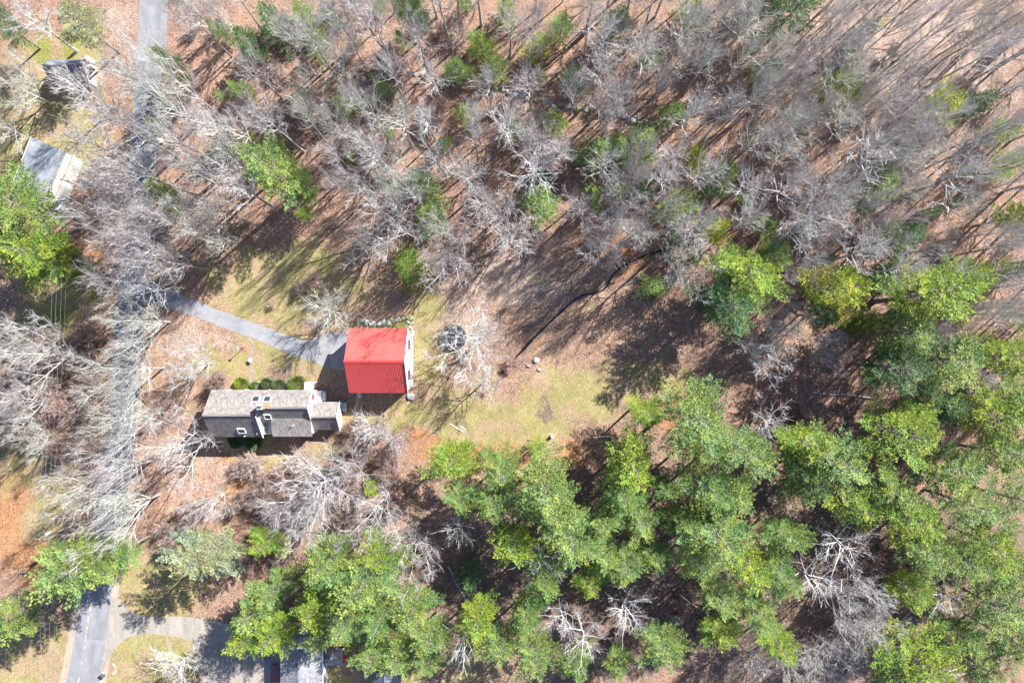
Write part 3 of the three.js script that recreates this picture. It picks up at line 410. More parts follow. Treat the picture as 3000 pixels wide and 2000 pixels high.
const MARKS = [['the dark old stone wall', 1700, 320], ['the left stone wall', 1050, 250], ['the brook', 1780, 800], ['the driveway lawn', 800, 800], ['the upper road', 450, 180], ['the parked pickup truck', 475, 300], ['the lone light green pine', 850, 540], ['the dark edge pine', 2250, 90], ['the broad bright pine', 2600, 880], ['the leafy clearing', 2340, 1080], ['the brushy gap', 2500, 1780], ['the fallen trunks', 1840, 1800], ['the end of the lawn', 1900, 1180], ['the white gabled house', 880, 1880], ['the cottage', 1120, 1930], ['the gravel drive', 620, 1800], ['the neighbouring house', 150, 500], ['the small white garage', 220, 210], ['the trampoline', 1330, 950], ['the long white house', 760, 1260], ['the cut log pile', 2830, 1900], ['the planks on the lawn', 1345, 1300], ['the dead curly tree', 1360, 1540], ['the two meadow boulders', 1600, 1020], ['the yellow green pine pair', 2700, 340], ['the large pine by the brook', 2150, 790]].map(([n, x, y]) => [n, wx(x), wz(y)]);
function whereabouts(x, z) { let best, d = 1e9; for (const [n, a, b] of MARKS) { const q = Math.hypot(a - x, b - z); if (q < d) { d = q; best = n; } } return (d < 8 ? 'close to ' : d < 18 ? 'near ' : 'some way from ') + best; }
const BARKS = ['grey', 'whitish', 'dark grey', 'greenish grey'], SIZES = (h, a, b) => h > b ? 'very tall' : h > a ? 'tall' : 'lower';
function plant(name, proto, x, z, H, R, turn, trunkMat, crownMat, label, category, group, tilt = 0) {
  group = groupOf[label] ??= group;
  const g = thing(name, label, category, [x, groundY(x, z) - .05, z], turn, group);
  g.rotation.z = tilt; g.scale.set(R / proto.R, H / proto.H, R / proto.R);
  part('trunk', proto.trunk, trunkMat, g); part('crown', proto.crown, crownMat, g); planted.push([x, z, R]); return g;
}
const T = rng(4242);
// conifers seen in the photograph: crown centre and radius (of 2352 pixels), tint, what sets it apart
const PINES = [
  [60, 470, 92, 'mid', 0, 'large green pine overhanging the grey roofed neighbouring house'], [20, 560, 60, 'mid'], [85, 590, 80, 'bright', 0, 'bright green pine beside the mossy bank left of the road'], [150, 610, 48, 'mid'],
  [15, 1425, 75, 'light', 0, 'pine at the lower bend of the road opposite the gravel drive'], [190, 1290, 98, 'light', 0, 'broad pine overhanging the road below the leafless roadside trees'], [270, 1270, 50, 'light'], [460, 1275, 72, 'sage', 0, 'grey green lichen covered tree on the lawn above the gravel drive'],
  [368, 448, 42, 'bright', 0, 'bright green pine standing at the right edge of the road'], [400, 470, 26, 'bright'], [388, 150, 40, 'light', 0, 'small pine beside the parked pickup truck'], [352, 288, 18, 'yellow', 0, 'tiny yellow green pine by the pale boulders'],
  [640, 390, 78, 'light', 0, 'light green pine standing alone in the woods above the driveway lawn'], [690, 420, 40, 'light'], [697, 490, 20, 'bright'],
  [935, 610, 42, 'bright', 1, 'bright green young conifer among white barked trees above the barn'], [965, 420, 38, 'light', 1], [985, 490, 44, 'mid', 1], [1245, 455, 46, 'mid', 1], [1375, 340, 45, 'mid', 1], [1480, 325, 48, 'mid', 1], [1425, 330, 34, 'mid', 1], [1275, 275, 34, 'bright', 1], [1235, 95, 30, 'yellow', 1], [1050, 150, 34, 'mid', 1], [1105, 95, 34, 'bright', 1], [950, 25, 52, 'dark', 0, 'dark crowned pine with a bare leaning trunk at the top of the woods'], [620, 40, 44, 'dark', 1], [560, 90, 40, 'dark', 1], [690, 30, 34, 'mid', 1], [780, 235, 26, 'mid', 1], [720, 90, 30, 'mid', 1], [1290, 55, 34, 'mid', 1], [1420, 45, 40, 'dark', 1], [1500, 120, 28, 'mid', 1], [1600, 20, 34, 'mid', 1], [1140, 150, 30, 'mid', 1], [1320, 170, 30, 'dark', 1], [540, 200, 26, 'mid', 1], [880, 200, 24, 'mid', 1],
  [1605, 355, 34, 'yellow', 1], [1670, 400, 42, 'light', 1], [1555, 480, 50, 'bright', 0], [1640, 520, 42, 'yellow', 0], [1505, 655, 36, 'mid', 1], [1720, 630, 80, 'bright', 0, 'large dark pine on the right bank of the brook'], [1660, 710, 72, 'dark', 0], [1770, 590, 45, 'light', 0], [1600, 590, 20, 'mid', 1],
  [1930, 670, 70, 'yellow', 0, 'yellow green pine between the big pine and the white barked trees'], [2130, 680, 98, 'bright', 0, 'very broad pine at the right, bright on its sunny side'], [2080, 760, 70, 'mid', 0], [2050, 840, 75, 'dark', 0], [2200, 650, 60, 'bright', 0], [2180, 830, 80, 'light', 0], [2310, 820, 66, 'bright', 0], [1880, 720, 40, 'dark', 0],
  [1820, 30, 64, 'dark', 0, 'dark green pine at the top edge of the woods'], [1760, 10, 40, 'dark', 0], [1945, 190, 42, 'bright', 1], [2165, 250, 52, 'yellow', 0, 'yellow green pine with a darker pine behind it in the open woods'], [2235, 240, 44, 'blue', 0], [2330, 290, 34, 'mid', 1], [2010, 440, 55, 'mid', 0], [2060, 545, 55, 'blue', 0], [2320, 500, 42, 'bright', 0], [2330, 620, 36, 'bright', 1], [2340, 370, 34, 'bright', 1], [1765, 515, 28, 'mid', 1], [1770, 150, 34, 'mid', 1], [2000, 60, 26, 'mid', 1], [1550, 250, 30, 'mid', 1],
  [1040, 1055, 62, 'bright', 0, 'bright green pine on the near corner of the pine stand by the lawn'], [1235, 1030, 24, 'bright', 1], [1120, 1050, 20, 'mid', 1], [1155, 1085, 58, 'light'], [1240, 1105, 84, 'light'], [1445, 1075, 74, 'bright', 0, 'round green pine standing forward beside the orange leaf lane'], [1430, 1130, 58, 'mid'], [1270, 1180, 76, 'light'], [1145, 1150, 62, 'mid'], [1185, 1240, 62, 'bright'], [1310, 1235, 72, 'light'], [1060, 1140, 45, 'light'], [1380, 1200, 52, 'light'],
  [1590, 960, 88, 'light', 0, 'large pine leading the stand at the end of the lawn'], [1480, 945, 46, 'bright'], [1620, 1030, 60, 'mid'], [1710, 1030, 72, 'light'], [1620, 1125, 70, 'mid'], [1690, 1140, 60, 'light'], [1650, 1230, 82, 'light'], [1720, 1290, 66, 'bright'], [1570, 1200, 54, 'mid'], [1590, 1290, 56, 'light'], [1850, 1010, 58, 'bright'], [1920, 1060, 84, 'light'], [2060, 1000, 88, 'bright'], [1850, 1110, 66, 'mid'], [2060, 1130, 60, 'light'], [1980, 1170, 56, 'bright'], [2180, 1080, 76, 'light'], [2100, 1200, 66, 'bright'], [2225, 1160, 70, 'light'], [2300, 1045, 70, 'mid'], [2335, 1150, 60, 'light'], [2250, 950, 78, 'bright'], [2335, 915, 76, 'mid'], [2160, 930, 60, 'dark'],
  [2140, 1270, 60, 'light'], [2210, 1290, 62, 'mid'], [2285, 1250, 62, 'bright'], [2345, 1320, 60, 'mid'], [2080, 1350, 54, 'bright'], [2280, 1390, 70, 'light'], [2335, 1480, 64, 'mid'], [2100, 1525, 86, 'bright', 0, 'bright green pine at the bottom edge beside the brushy gap'], [2200, 1450, 54, 'mid'], [2250, 1530, 54, 'light'], [1790, 1475, 50, 'bright'], [1660, 1450, 46, 'bright'], [1650, 1360, 56, 'light'], [1730, 1400, 56, 'light'], [1800, 1230, 54, 'mid'], [1800, 1320, 52, 'mid'], [1525, 1480, 58, 'light', 0, 'single light green pine among the fallen trunks'], [1440, 1290, 54, 'light'], [1390, 1270, 50, 'light'], [1500, 1270, 50, 'mid'], [1240, 1320, 58, 'mid'], [1360, 1330, 40, 'bright'], [1475, 1195, 52, 'light'], [1520, 1120, 40, 'mid'],
  [1095, 1415, 58, 'bright'], [1150, 1480, 50, 'light'], [1230, 1500, 54, 'light'], [1210, 1410, 48, 'mid'], [990, 1460, 52, 'light'], [950, 1400, 60, 'light'], [840, 1320, 84, 'light', 0, 'wide crowned pine above the white gabled house'], [760, 1290, 66, 'light'], [885, 1275, 60, 'bright'], [640, 1345, 54, 'light'], [590, 1400, 62, 'light'], [640, 1450, 52, 'bright'], [575, 1455, 48, 'bright'], [720, 1385, 62, 'bright'], [800, 1425, 54, 'light'], [875, 1410, 60, 'mid'], [920, 1500, 52, 'light'], [620, 1245, 44, 'bright', 0, 'narrow bright green pine below the leafless thicket'], [850, 1120, 24, 'bright', 1], [1075, 1335, 34, 'dark', 1], [1330, 1540, 40, 'mid', 1], [1420, 1520, 40, 'light'], [860, 1500, 46, 'light'], [980, 1520, 36, 'light'], [740, 1460, 40, 'light'],
  [190, 60, 56, 'sage', 0, 'grey green conifer leaning over the small white garage'], [10, 60, 40, 'dark'], [2050, 640, 40, 'dark', 1],
];
for (const [x, y, r, tint, young, label] of PINES) {
  const R1 = r * K / 2000 * 108, H = clamp((young ? 3.2 : 5.5) + R1 * (young ? 2.6 : 2.75), 4, 23) * (.93 + .14 * T()), px = x * K, py = y * K, c = .64 * H, X = wx(px, c), Z = wz(py, c), R = r * K / 2000 * (EYE - c) * 1.14;
  const proto = young ? firs[T() * 3 | 0] : pines[T() * 6 | 0];
  plant(young ? 'young_conifer' : 'pine_tree', proto, X, Z, H, R, T() * 6.28, pineBark, leafMats[tint], label || `${young ? 'young' : SIZES(H, 16, 20)} ${{ mid: 'green', blue: 'bluish green', dark: 'dark green', light: 'light green', bright: 'bright green', yellow: 'yellow green', sage: 'grey green' }[tint]} ${young ? 'understory conifer' : 'pine'} ${whereabouts(X, Z)}`, 'tree', label ? 'conifers' : young ? 'young conifers of the understory' : x > 950 && y > 880 ? 'pines of the dense stand' : x < 1020 && y > 1200 ? 'pines of the house grove' : 'pines among the leafless trees', (T() - .5) * .06);
}
// leafless trees seen in the photograph: crown centre, radius (of 2352 pixels), height, kind
const BARE = [
  [300, 735, 60, 18, 'w', 'pale leafless tree at the mouth of the asphalt driveway'], [285, 852, 60, 18, 'w', 'pale leafless tree leaning over the road opposite the lawn lamp'], [432, 838, 48, 12, 'w', 'small pale leafless tree on the leafy lawn left of the brick path'], [280, 968, 60, 19, 'w', 'pale leafless tree overhanging the road left of the white house'], [420, 1025, 68, 14, 'w', 'spreading white branched tree over the shadow of the house'], [235, 1095, 70, 21, 'w', 'tall leafless tree over the road below the house'], [262, 1180, 68, 20, 'w', 'leafless tree beside the broad roadside pine'], [482, 1150, 46, 11, 'w', 'small leafless tree on the orange leaves below the house'],
  [310, 615, 45, 20, 'b'], [255, 640, 40, 18, 'b'], [340, 560, 45, 21, 'b'], [240, 500, 62, 21, 'w'], [320, 480, 55, 22, 'w'], [260, 410, 50, 22, 'b'], [345, 400, 55, 23, 'b'], [235, 340, 48, 21, 'b'], [300, 300, 58, 22, 'b'], [245, 250, 46, 20, 'b'], [350, 220, 50, 22, 'b'], [300, 170, 48, 20, 'b'], [425, 330, 55, 23, 'b'], [405, 260, 48, 22, 'b'], [480, 400, 50, 23, 'b'], [470, 520, 50, 19, 'w', 'crooked grey tree at the corner of the driveway lawn'], [560, 440, 50, 22, 'b'], [540, 370, 50, 22, 'b'], [350, 660, 42, 13, 'd', 'crooked bare tree arching over the road by the driveway mouth'],
  [870, 490, 78, 17, 'w', 'broad white branched tree at the edge of the woods above the barn'], [915, 415, 55, 18, 'w'], [1015, 585, 70, 18, 'w', 'white branched tree with spreading limbs above the trampoline'], [1165, 535, 62, 15, 'w', 'white branched tree beside the pale leaf strip'], [1100, 470, 48, 17, 'b'], [845, 570, 48, 11, 's'], [755, 715, 50, 10, 'h', 'twiggy pinkish tree beside the driveway apron'], [1085, 795, 66, 12, 'w', 'leafless tree partly covering the trampoline'], [1105, 885, 42, 8, 's', 'small leafless tree casting a long shadow on the lawn'], [850, 985, 42, 7, 's', 'small leafless tree below the house extension'], [900, 1010, 36, 7, 's'],
  [735, 1110, 78, 14, 'h', 'broad pinkish leafless tree below the house lawn'], [650, 1165, 52, 12, 'h'], [860, 1180, 64, 15, 'w', 'white branched leafless tree above the pine grove'], [945, 1265, 52, 13, 'w'], [800, 1070, 46, 9, 's'], [700, 1210, 46, 12, 'w'], [1050, 1210, 30, 12, 'd', 'curly dead white tree at the edge of the pine stand'], [1575, 620, 62, 13, 'w', 'white branched tree in front of the large dark pine'], [1385, 560, 52, 15, 'w'], [1430, 480, 62, 17, 'w'], [1320, 480, 40, 15, 'b'], [1805, 755, 46, 11, 'w', 'round white branched tree, upper one of three in the leafy clearing'], [1750, 812, 44, 10, 'w', 'spiky white branched tree, lower one of three in the leafy clearing'], [1900, 815, 44, 10, 'w', 'thin white branched tree, right hand one of three in the leafy clearing'], [1705, 430, 50, 15, 'b'], [1850, 600, 46, 14, 'w'],
  [1935, 1250, 50, 14, 'd'], [1950, 1380, 60, 14, 'w'], [1760, 965, 52, 7, 's'], [1335, 1460, 42, 16, 'd', 'dead white tree among the lower pines'], [1290, 1420, 32, 15, 'd'], [1440, 1400, 40, 14, 'd'], [1920, 1510, 60, 11, 'w'], [1800, 1510, 46, 11, 'w'], [1720, 1510, 40, 10, 's'], [1640, 1290, 34, 12, 'd'], [1990, 1440, 55, 12, 'w'], [1860, 1330, 44, 12, 'd'], [2160, 1370, 40, 12, 'd'], [1240, 1290, 36, 15, 'd'], [1070, 1470, 36, 15, 'd'],
  [95, 815, 66, 15, 'w', 'leafless tree over the brush left of the power lines'], [30, 800, 56, 15, 'w'], [40, 930, 52, 13, 'w'], [60, 1010, 40, 10, 'w'], [410, 1530, 50, 6, 's', 'low grey leafless tree on the lawn by the gravel drive'], [175, 200, 44, 15, 'b'], [25, 190, 56, 13, 'w'], [90, 60, 44, 14, 'b'], [30, 300, 30, 9, 'd'],
];
const KIND = { h: [hazy, 'twiggy_tree'], b: [bare, 'bare_tree'], w: [wide, 'spreading_tree'], s: [small, 'small_tree'], d: [dead, 'dead_tree'] };
for (const [x, y, r, H, k, label] of BARE) {
  const c = .68 * H, X = wx(x * K, c), Z = wz(y * K, c), R = r * K / 2000 * (EYE - c) * 1.18, [set, name] = KIND[k];
  plant(name, set[T() * set.length | 0], X, Z, H, R, T() * 6.28, barkMats[T() * 4 | 0], barkMats[k === 'd' ? 1 : T() * 4 | 0], label || `${k === 'd' ? 'dead pale tree with few twigs' : k === 's' ? 'small pale leafless tree' : k === 'b' ? 'upright pale leafless roadside tree' : k === 'h' ? 'pinkish twiggy leafless tree' : 'broad pale leafless tree'} ${whereabouts(X, Z)}`, 'tree', label ? 'leafless trees' : k === 'd' ? 'dead trees' : k === 's' ? 'small leafless trees' : x < 620 && y < 700 ? 'leafless trees along the upper road' : x < 200 ? 'leafless trees in the left brush' : 'leafless trees at the clearings', (T() - .5) * .1);
}
// the rest of the leafless woods
const inside = (poly, x, y) => { let c = false; for (let i = 0, j = poly.length - 1; i < poly.length; j = i++) { const [ax, ay] = poly[i], [bx, by] = poly[j]; if ((ay > y) !== (by > y) && x < (bx - ax) * (y - ay) / (by - ay) + ax) c = !c; } return c; };
const woods = [[455, 40], [1180, -20], [2420, -30], [2420, 900], [2060, 860], [1960, 760], [1840, 640], [1640, 560], [1480, 590], [1360, 640], [1310, 560], [1240, 440], [1090, 470], [960, 500], [800, 440], [720, 470], [600, 520], [520, 610], [440, 640], [440, 350]].map(([x, y]) => [wx(x * K), wz(y * K)]);
{
  let made = 0;
  for (let tries = 0; tries < 9000 && made < 210; tries++) {
    const x = lerp(-62, 96, T()), z = lerp(-66, 10, T());
    if (!inside(woods, x, z) || planted.some(([a, b, R]) => Math.hypot(a - x, b - z) < (R > 4.5 ? 3.9 : 3.3))) continue;
    const H = 15 + 9 * T() * (x < 10 ? 1 : .85), R = 2.5 + 1.7 * T() + (T() < .12 ? 1.0 : 0), q = T(), set = q < .13 ? wide : q < .22 ? small : q < .31 ? hazy : bare, bt = T() * 4 | 0;
    plant('bare_tree', set[T() * set.length | 0], x, z, set === small ? H * .55 : H, R, T() * 6.28, barkMats[bt], barkMats[bt], `${SIZES(H, 18, 21)} ${BARKS[bt]} leafless ${set === wide ? 'spreading' : set === small ? 'stunted' : set === hazy ? 'fine twigged' : 'slender'} tree ${whereabouts(x, z)}`, 'tree', 'leafless trees of the upper woods', (T() - .5) * .12); made++;
  }
}
// young conifers scattered under the woods
for (let made = 0, tries = 0; tries < 3000 && made < 48; tries++) {
  const x = lerp(-58, 92, T()), z = lerp(-62, 4, T());
  if (!inside(woods, x, z) || (x > 45 && z < -30 && T() < .7)) continue;
  const R = 1.1 + 1.2 * T(), H = 2.5 + R * 2.4;
  plant('young_conifer', firs[T() * 3 | 0], x, z, H, R, T() * 6.28, pineBark, leafMats[['mid', 'bright', 'light', 'blue'][T() * 4 | 0]], `small green conifer sapling ${whereabouts(x, z)}`, 'tree', 'green saplings of the woods'); made++;
}
// brush: leafless shrubs
const brushMats = [[.62, .47, .42], [.56, .47, .43], [.60, .52, .47], [.50, .38, .33]].map(c => new THREE.MeshStandardMaterial({ color: new THREE.Color().setRGB(...c), vertexColors: true, roughness: .95 }));
function brush(px, py, R, H, label, group, mat) { const X = wx(px, H * .5), Z = wz(py, H * .5), g = shrubs[T() * 3 | 0]; const o = thing('brush_shrub', label, 'shrub', [X, groundY(X, Z) - .03, Z], T() * 6.28, group); o.scale.set(R / 2.1, H / 3.6, R / 2.1); part('stems', g.trunk, mat || brushMats[T() * 4 | 0], o); part('twigs', g.crown, mat || brushMats[T() * 4 | 0], o); }
for (const [x0, x1, y0, y1, n, label, group] of [[-30, 280, 970, 1330, 60, 'pinkish brown leafless brush below the power lines', 'brush left of the road'], [700, 1180, 1330, 1560, 34, 'grey leafless thicket bush between house lawn and pine grove', 'thicket below the lawn'], [470, 900, 1480, 1640, 16, 'twiggy bush at the upper edge of the pine grove', 'bushes above the grove'], [1050, 1180, 1240, 1400, 8, 'grey leafless thicket bush between house lawn and pine grove', 'thicket below the lawn'], [2300, 2700, 1560, 1990, 22, 'reddish leafless brush in the gap of the pine stand', 'brush in the pine stand'], [1650, 2250, 1760, 1990, 22, 'dark brush among fallen trunks in the lower stand', 'brush in the lower stand'], [200, 270, 900, 1330, 12, 'pinkish brown leafless brush below the power lines', 'brush left of the road'], [2200, 2360, 1200, 1290, 6, 'pinkish bush at the top edge of the pine stand', 'bushes at the stand edge'], [600, 660, 1090, 1150, 3, 'low brown bush by the corner of the white house', 'bushes by the house corner'], [1300, 2900, 60, 760, 46, 'low leafless understory bush in the upper woods', 'understory bushes'], [560, 1300, 60, 520, 34, 'low leafless understory bush in the upper woods', 'understory bushes']])
  for (let k = 0; k < n; k++) brush(lerp(x0, x1, T()), lerp(y0, y1, T()), 1.1 + 1.5 * T(), 1.8 + 2 * T(), label, group);
for (const [x, y, R, H, l] of [[795, 890, .9, 1.1, 'tiny reddish bush in the driveway lawn'], [925, 820, 1.6, 2.4, 'dark low bush at the wood edge above the apron'], [890, 840, 1.5, 2.2, 'brown bush beside the dark low bush above the apron'], [1500, 1065, 1.5, 1.6, 'brown bush where the brook ends'], [890, 1290, .9, .6, 'pale ornamental grass clump behind the house']]) brush(x, y, R, H, l, 'single bushes', brushMats[0]);

// ------------------------------------------------------------------ garden shrubs, stones and small things
function leafyShrub(seed, R, H) { const r = rng(seed), w = new Wood(); for (let k = 0; k < 2600; k++) { const a = r() * 6.283, u = r() * 1.0, y = Math.pow(u, .8), q = Math.sqrt(Math.max(0, 1 - y * y)) * (.86 + .2 * r()) * (1 + .08 * Math.sin(a * 3 + seed)), v = .75 + .5 * r(); w.leaf(V(Math.cos(a) * q * R, .06 + y * H * .94, Math.sin(a) * q * R), V(Math.cos(a) * q + (r() - .5), y * .9 + (r() - .3), Math.sin(a) * q + (r() - .5)).normalize().multiplyScalar(.16 + .1 * r()), .045, [v, v, v]); } return w.build(); }
const shrubGeo = [leafyShrub(1, 1, 1), leafyShrub(2, 1, 1)];
for (const [px, py, R, H, t, label] of [[703, 1128, 1.15, 1.7, 'bright', 'round clipped bright green shrub left of the front door path'], [745, 1132, .8, 1.2, 'mid', 'small green shrub right of the front door path'], [778, 1127, 1.0, 1.6, 'dark', 'dark green shrub in front of the middle of the house'], [812, 1132, 1.05, 1.4, 'dark', 'dark green shrub beside the second brick path'], [866, 1128, 1.4, 1.8, 'mid', 'wide green shrub beside the white porch roof'], [688, 1288, 1.3, 1.4, 'dark', 'dark evergreen shrub in the shadow behind the house'], [735, 1290, 1.5, 1.4, 'dark', 'wide dark evergreen shrub in the shadow behind the house, nearer the recess'], [1085, 1945, .8, 1.2, 'dark', 'dark round bush at the head of the white kayak']]) {
  const o = thing('garden_shrub', label, 'shrub', [wx(px, H * .6), 0, wz(py, H * .6)], T() * 6, 'garden shrubs'); o.scale.set(R, H, R); part('foliage', shrubGeo[T() * 2 | 0], leafMats[t], o); part('stem', cyl(.05, .07, .7, 6, 0, .3, 0), darkWood, o);
}
function stoneGeo(seed) { const g = new THREE.IcosahedronGeometry(.5, 1), p = g.attributes.position, r = rng(seed), s = [.9 + .4 * r(), .6 + .25 * r(), .8 + .4 * r()]; for (let i = 0; i < p.count; i++) { const q = .82 + .36 * hash2(Math.round(p.getX(i) * 50), Math.round(p.getY(i) * 50) + Math.round(p.getZ(i) * 31), seed); p.setXYZ(i, p.getX(i) * s[0] * q, p.getY(i) * s[1] * q, p.getZ(i) * s[2] * q); } g.computeVertexNormals(); return g; }
const stones = [1, 2, 3, 4, 5].map(stoneGeo), stoneMats = [M(.34, .33, .32, .95), M(.42, .41, .40, .95), M(.25, .25, .24, .95), M(.27, .29, .12, .97)];
function stoneWall(label, pts, size, gap, mossy) {
  const [bx, bz] = pts[0], w = thing('stone_wall', label, 'wall', [bx, 0, bz]), c = new THREE.CatmullRomCurve3(pts.map(([x, z]) => V(x, 0, z))), n = Math.round(c.getLength() / gap);
  for (let k = 0; k <= n; k++) { const p = c.getPointAt(k / n), x = p.x + (T() - .5) * size, z = p.z + (T() - .5) * size, s = size * (.6 + .7 * T()), m = part('stone', stones[T() * 5 | 0], stoneMats[T() < mossy ? 3 : T() * 3 | 0], w); m.position.set(x - bx, groundY(x, z) + s * .18, z - bz); m.scale.setScalar(s); m.rotation.set(T() * .6, T() * 6, T() * .6); }
}
stoneWall('low mossy dry stone wall above the red roofed barn', px2([[1045, 940], [1100, 945], [1160, 940], [1210, 936]]), .75, .38, .35);
stoneWall('row of grey stones at the barn corner', px2([[1205, 935], [1203, 965], [1206, 985]]), .6, .45, .1);
stoneWall('dark old stone wall crossing the upper woods', px2([[1435, 250], [1500, 275], [1570, 290], [1660, 315], [1740, 325], [1830, 345], [1960, 378]]), .9, .62, .3);
stoneWall('old stone wall at the left part of the upper woods', px2([[880, 330], [960, 300], [1020, 270], [1100, 225], [1250, 215]]), .9, .75, .25);
stoneWall('curved row of white stones round the mailbox bed', px2([[330, 1945], [338, 1955], [338, 1968], [328, 1977]]), .3, .25, 0);
function boulder(px, py, s, label, mat = 1) { const X = wx(px), Z = wz(py), m = new THREE.Mesh(stones[T() * 5 | 0], stoneMats[mat]); m.name = numbered('boulder'); m.position.set(X, groundY(X, Z) + s * .15, Z); m.scale.setScalar(s); m.rotation.y = T() * 6; m.castShadow = m.receiveShadow = true; scene.add(m); tag(m, label, 'boulder', 'boulders'); }
const paleStone = M(.62, .64, .68, .9); stoneMats.push(paleStone);
for (const [x, y, s] of [[455, 368, 1.3], [467, 362, 1.0], [462, 388, 1.4], [474, 398, 1.1], [448, 392, .9], [468, 412, 1.2]]) boulder(x, y, s, 'pale boulder in the pile at the road edge below the pickup', 4);
boulder(1571, 1055, 1.1, 'pale boulder on the meadow beside the brook', 1); boulder(1580, 1083, .7, 'dark boulder below the pale one on the meadow', 2); boulder(1204, 1162, 1.3, 'grey boulder at the lower corner of the barn', 2); boulder(1054, 1156, 1.0, 'grey step stone at the shaded back of the barn', 1); boulder(1548, 1072, .6, 'small stone left of the two meadow boulders', 2);
{ // trampoline with safety net
  const t = thing('trampoline', 'round black trampoline with safety net beside the barn lawn', 'trampoline', [wx(1330, .9), 0, wz(988, .9)]), steel = M(.5, .52, .55, .35, { metalness: .7 });
  part('bed', cyl(1.85, 1.85, .03, 40, 0, .9, 0), M(.018, .02, .028, .75), t); part('pad', new THREE.RingGeometry(1.86, 2.12, 40).rotateX(-Math.PI / 2).translate(0, .93, 0), M(.03, .035, .05, .6), t); part('frame', new THREE.TorusGeometry(2.13, .035, 8, 48).rotateX(Math.PI / 2).translate(0, .88, 0), steel, t);
  for (let k = 0; k < 6; k++) { const a = k / 6 * 6.283 + .3; part('net_post', cyl(.03, .03, 2.5, 8, Math.cos(a) * 2.18, 1.25, Math.sin(a) * 2.18), blackRubber, t); part('leg', merge([cyl(.03, .03, .9, 6, Math.cos(a + .35) * 2.1, .45, Math.sin(a + .35) * 2.1)]), steel, t); }
  part('net_hoop', new THREE.TorusGeometry(2.18, .018, 6, 48).rotateX(Math.PI / 2).translate(0, 2.48, 0), blackRubber, t);
  const strings = []; for (let k = 0; k < 72; k++) { const a = k / 72 * 6.283; strings.push(box(.006, 1.55, .006, Math.cos(a) * 2.16, 1.7, Math.sin(a) * 2.16)); } for (let k = 1; k < 9; k++) strings.push(new THREE.TorusGeometry(2.16, .005, 4, 48).rotateX(Math.PI / 2).translate(0, .93 + k * .17, 0)); part('net', merge(strings), blackRubber, t);
  part('spring', merge(Array.from({ length: 48 }, (_, k) => { const g = box(.16, .02, .03, 2.06, .955, 0); g.rotateY(k / 48 * 6.283); return g; })), blackRubber, t);
}
{ // lamp post in its mulch ring
  const l = thing('lamp_post', 'dark lamp post with lantern in a round mulch bed on the lawn', 'lamp', [wx(712), 0, wz(1020)]);
  part('post', cyl(.05, .06, 2.2, 8, 0, 1.1, 0), blackRubber, l); part('lantern', merge([cyl(.17, .12, .34, 6, 0, 2.35, 0)]), glass, l); part('cap', cyl(.03, .24, .16, 6, 0, 2.6, 0), lead, l); const mu = part('mulch_bed', new THREE.SphereGeometry(.62, 20, 8, 0, 6.283, 0, 1.57).scale(1, .22, 1).translate(.25, 0, .05), M(.30, .13, .08, .98), l);
  for (let k = 0; k < 10; k++) { const a = k / 10 * 6.28, m = part('edging_stone', stones[k % 5], stoneMats[k % 3], mu); m.position.set(.25 + Math.cos(a) * .64, .05, .05 + Math.sin(a) * .64); m.scale.setScalar(.18); }
}
{ // birdbath stone on the brick path
  const b = thing('bird_bath', 'small round stone bird bath beside the left brick path', 'bird bath', [wx(737), 0, wz(1054)]); part('pedestal', cyl(.1, .16, .6, 10, 0, .3, 0), concrete, b); part('bowl', new THREE.LatheGeometry([[0, .6], [.18, .61], [.36, .7], [.4, .76], [.36, .76], [.2, .68], [0, .67]].map(([x, y]) => new THREE.Vector2(x, y)), 20), concrete, b);
}
function barFrame(label, a, b, h) { const A = [wx(a[0], h), wz(a[1], h)], B = [wx(b[0], h), wz(b[1], h)], L = Math.hypot(B[0] - A[0], B[1] - A[1]), g = thing('bar_frame', label, 'frame', [A[0], 0, A[1]], -Math.atan2(B[1] - A[1], B[0] - A[0])); part('top_bar', cyl(.06, .06, L, 8).rotateZ(Math.PI / 2).translate(L / 2, h, 0), trimWhite, g); for (const x of [.15, L - .15]) part('post', cyl(.045, .045, h + .3, 8, x, h / 2 - .15, 0), darkWood, g); }
barFrame('white horizontal bar on two thin posts before the pines', [1738, 1281], [1787, 1277], 1.8);
function plank(label, a, b, w, mat, h = .12) { const A = [wx(a[0]), wz(a[1])], B = [wx(b[0]), wz(b[1])], L = Math.hypot(B[0] - A[0], B[1] - A[1]), m = new THREE.Mesh(box(L, h, w), mat); m.name = numbered('plank'); const X = (A[0] + B[0]) / 2, Z = (A[1] + B[1]) / 2; m.position.set(X, groundY(X, Z) + h / 2 - .02, Z); m.rotation.y = -Math.atan2(B[1] - A[1], B[0] - A[0]); m.castShadow = m.receiveShadow = true; scene.add(m); tag(m, label, 'plank', 'planks'); }
plank('long white plank on the lawn above the pine stand', [1320, 1242], [1360, 1266], .16, trimWhite); plank('shorter white plank beside the long one on the lawn', [1347, 1247], [1365, 1259], .16, trimWhite);
{ const d = thing('barrel', 'white barrel with a dark lid hole on the orange leaves', 'barrel', [wx(1618, .9), groundY(wx(1618), wz(1279)) - .02, wz(1279, .9)]); part('body', new THREE.LatheGeometry([[0, 0], [.27, 0], [.3, .25], [.31, .45], [.3, .65], [.27, .9], [.23, .92], [0, .9]].map(([x, y]) => new THREE.Vector2(x, y)), 20), trimWhite, d); part('lid', cyl(.13, .13, .04, 14, 0, .92, 0), blackRubber, d); }
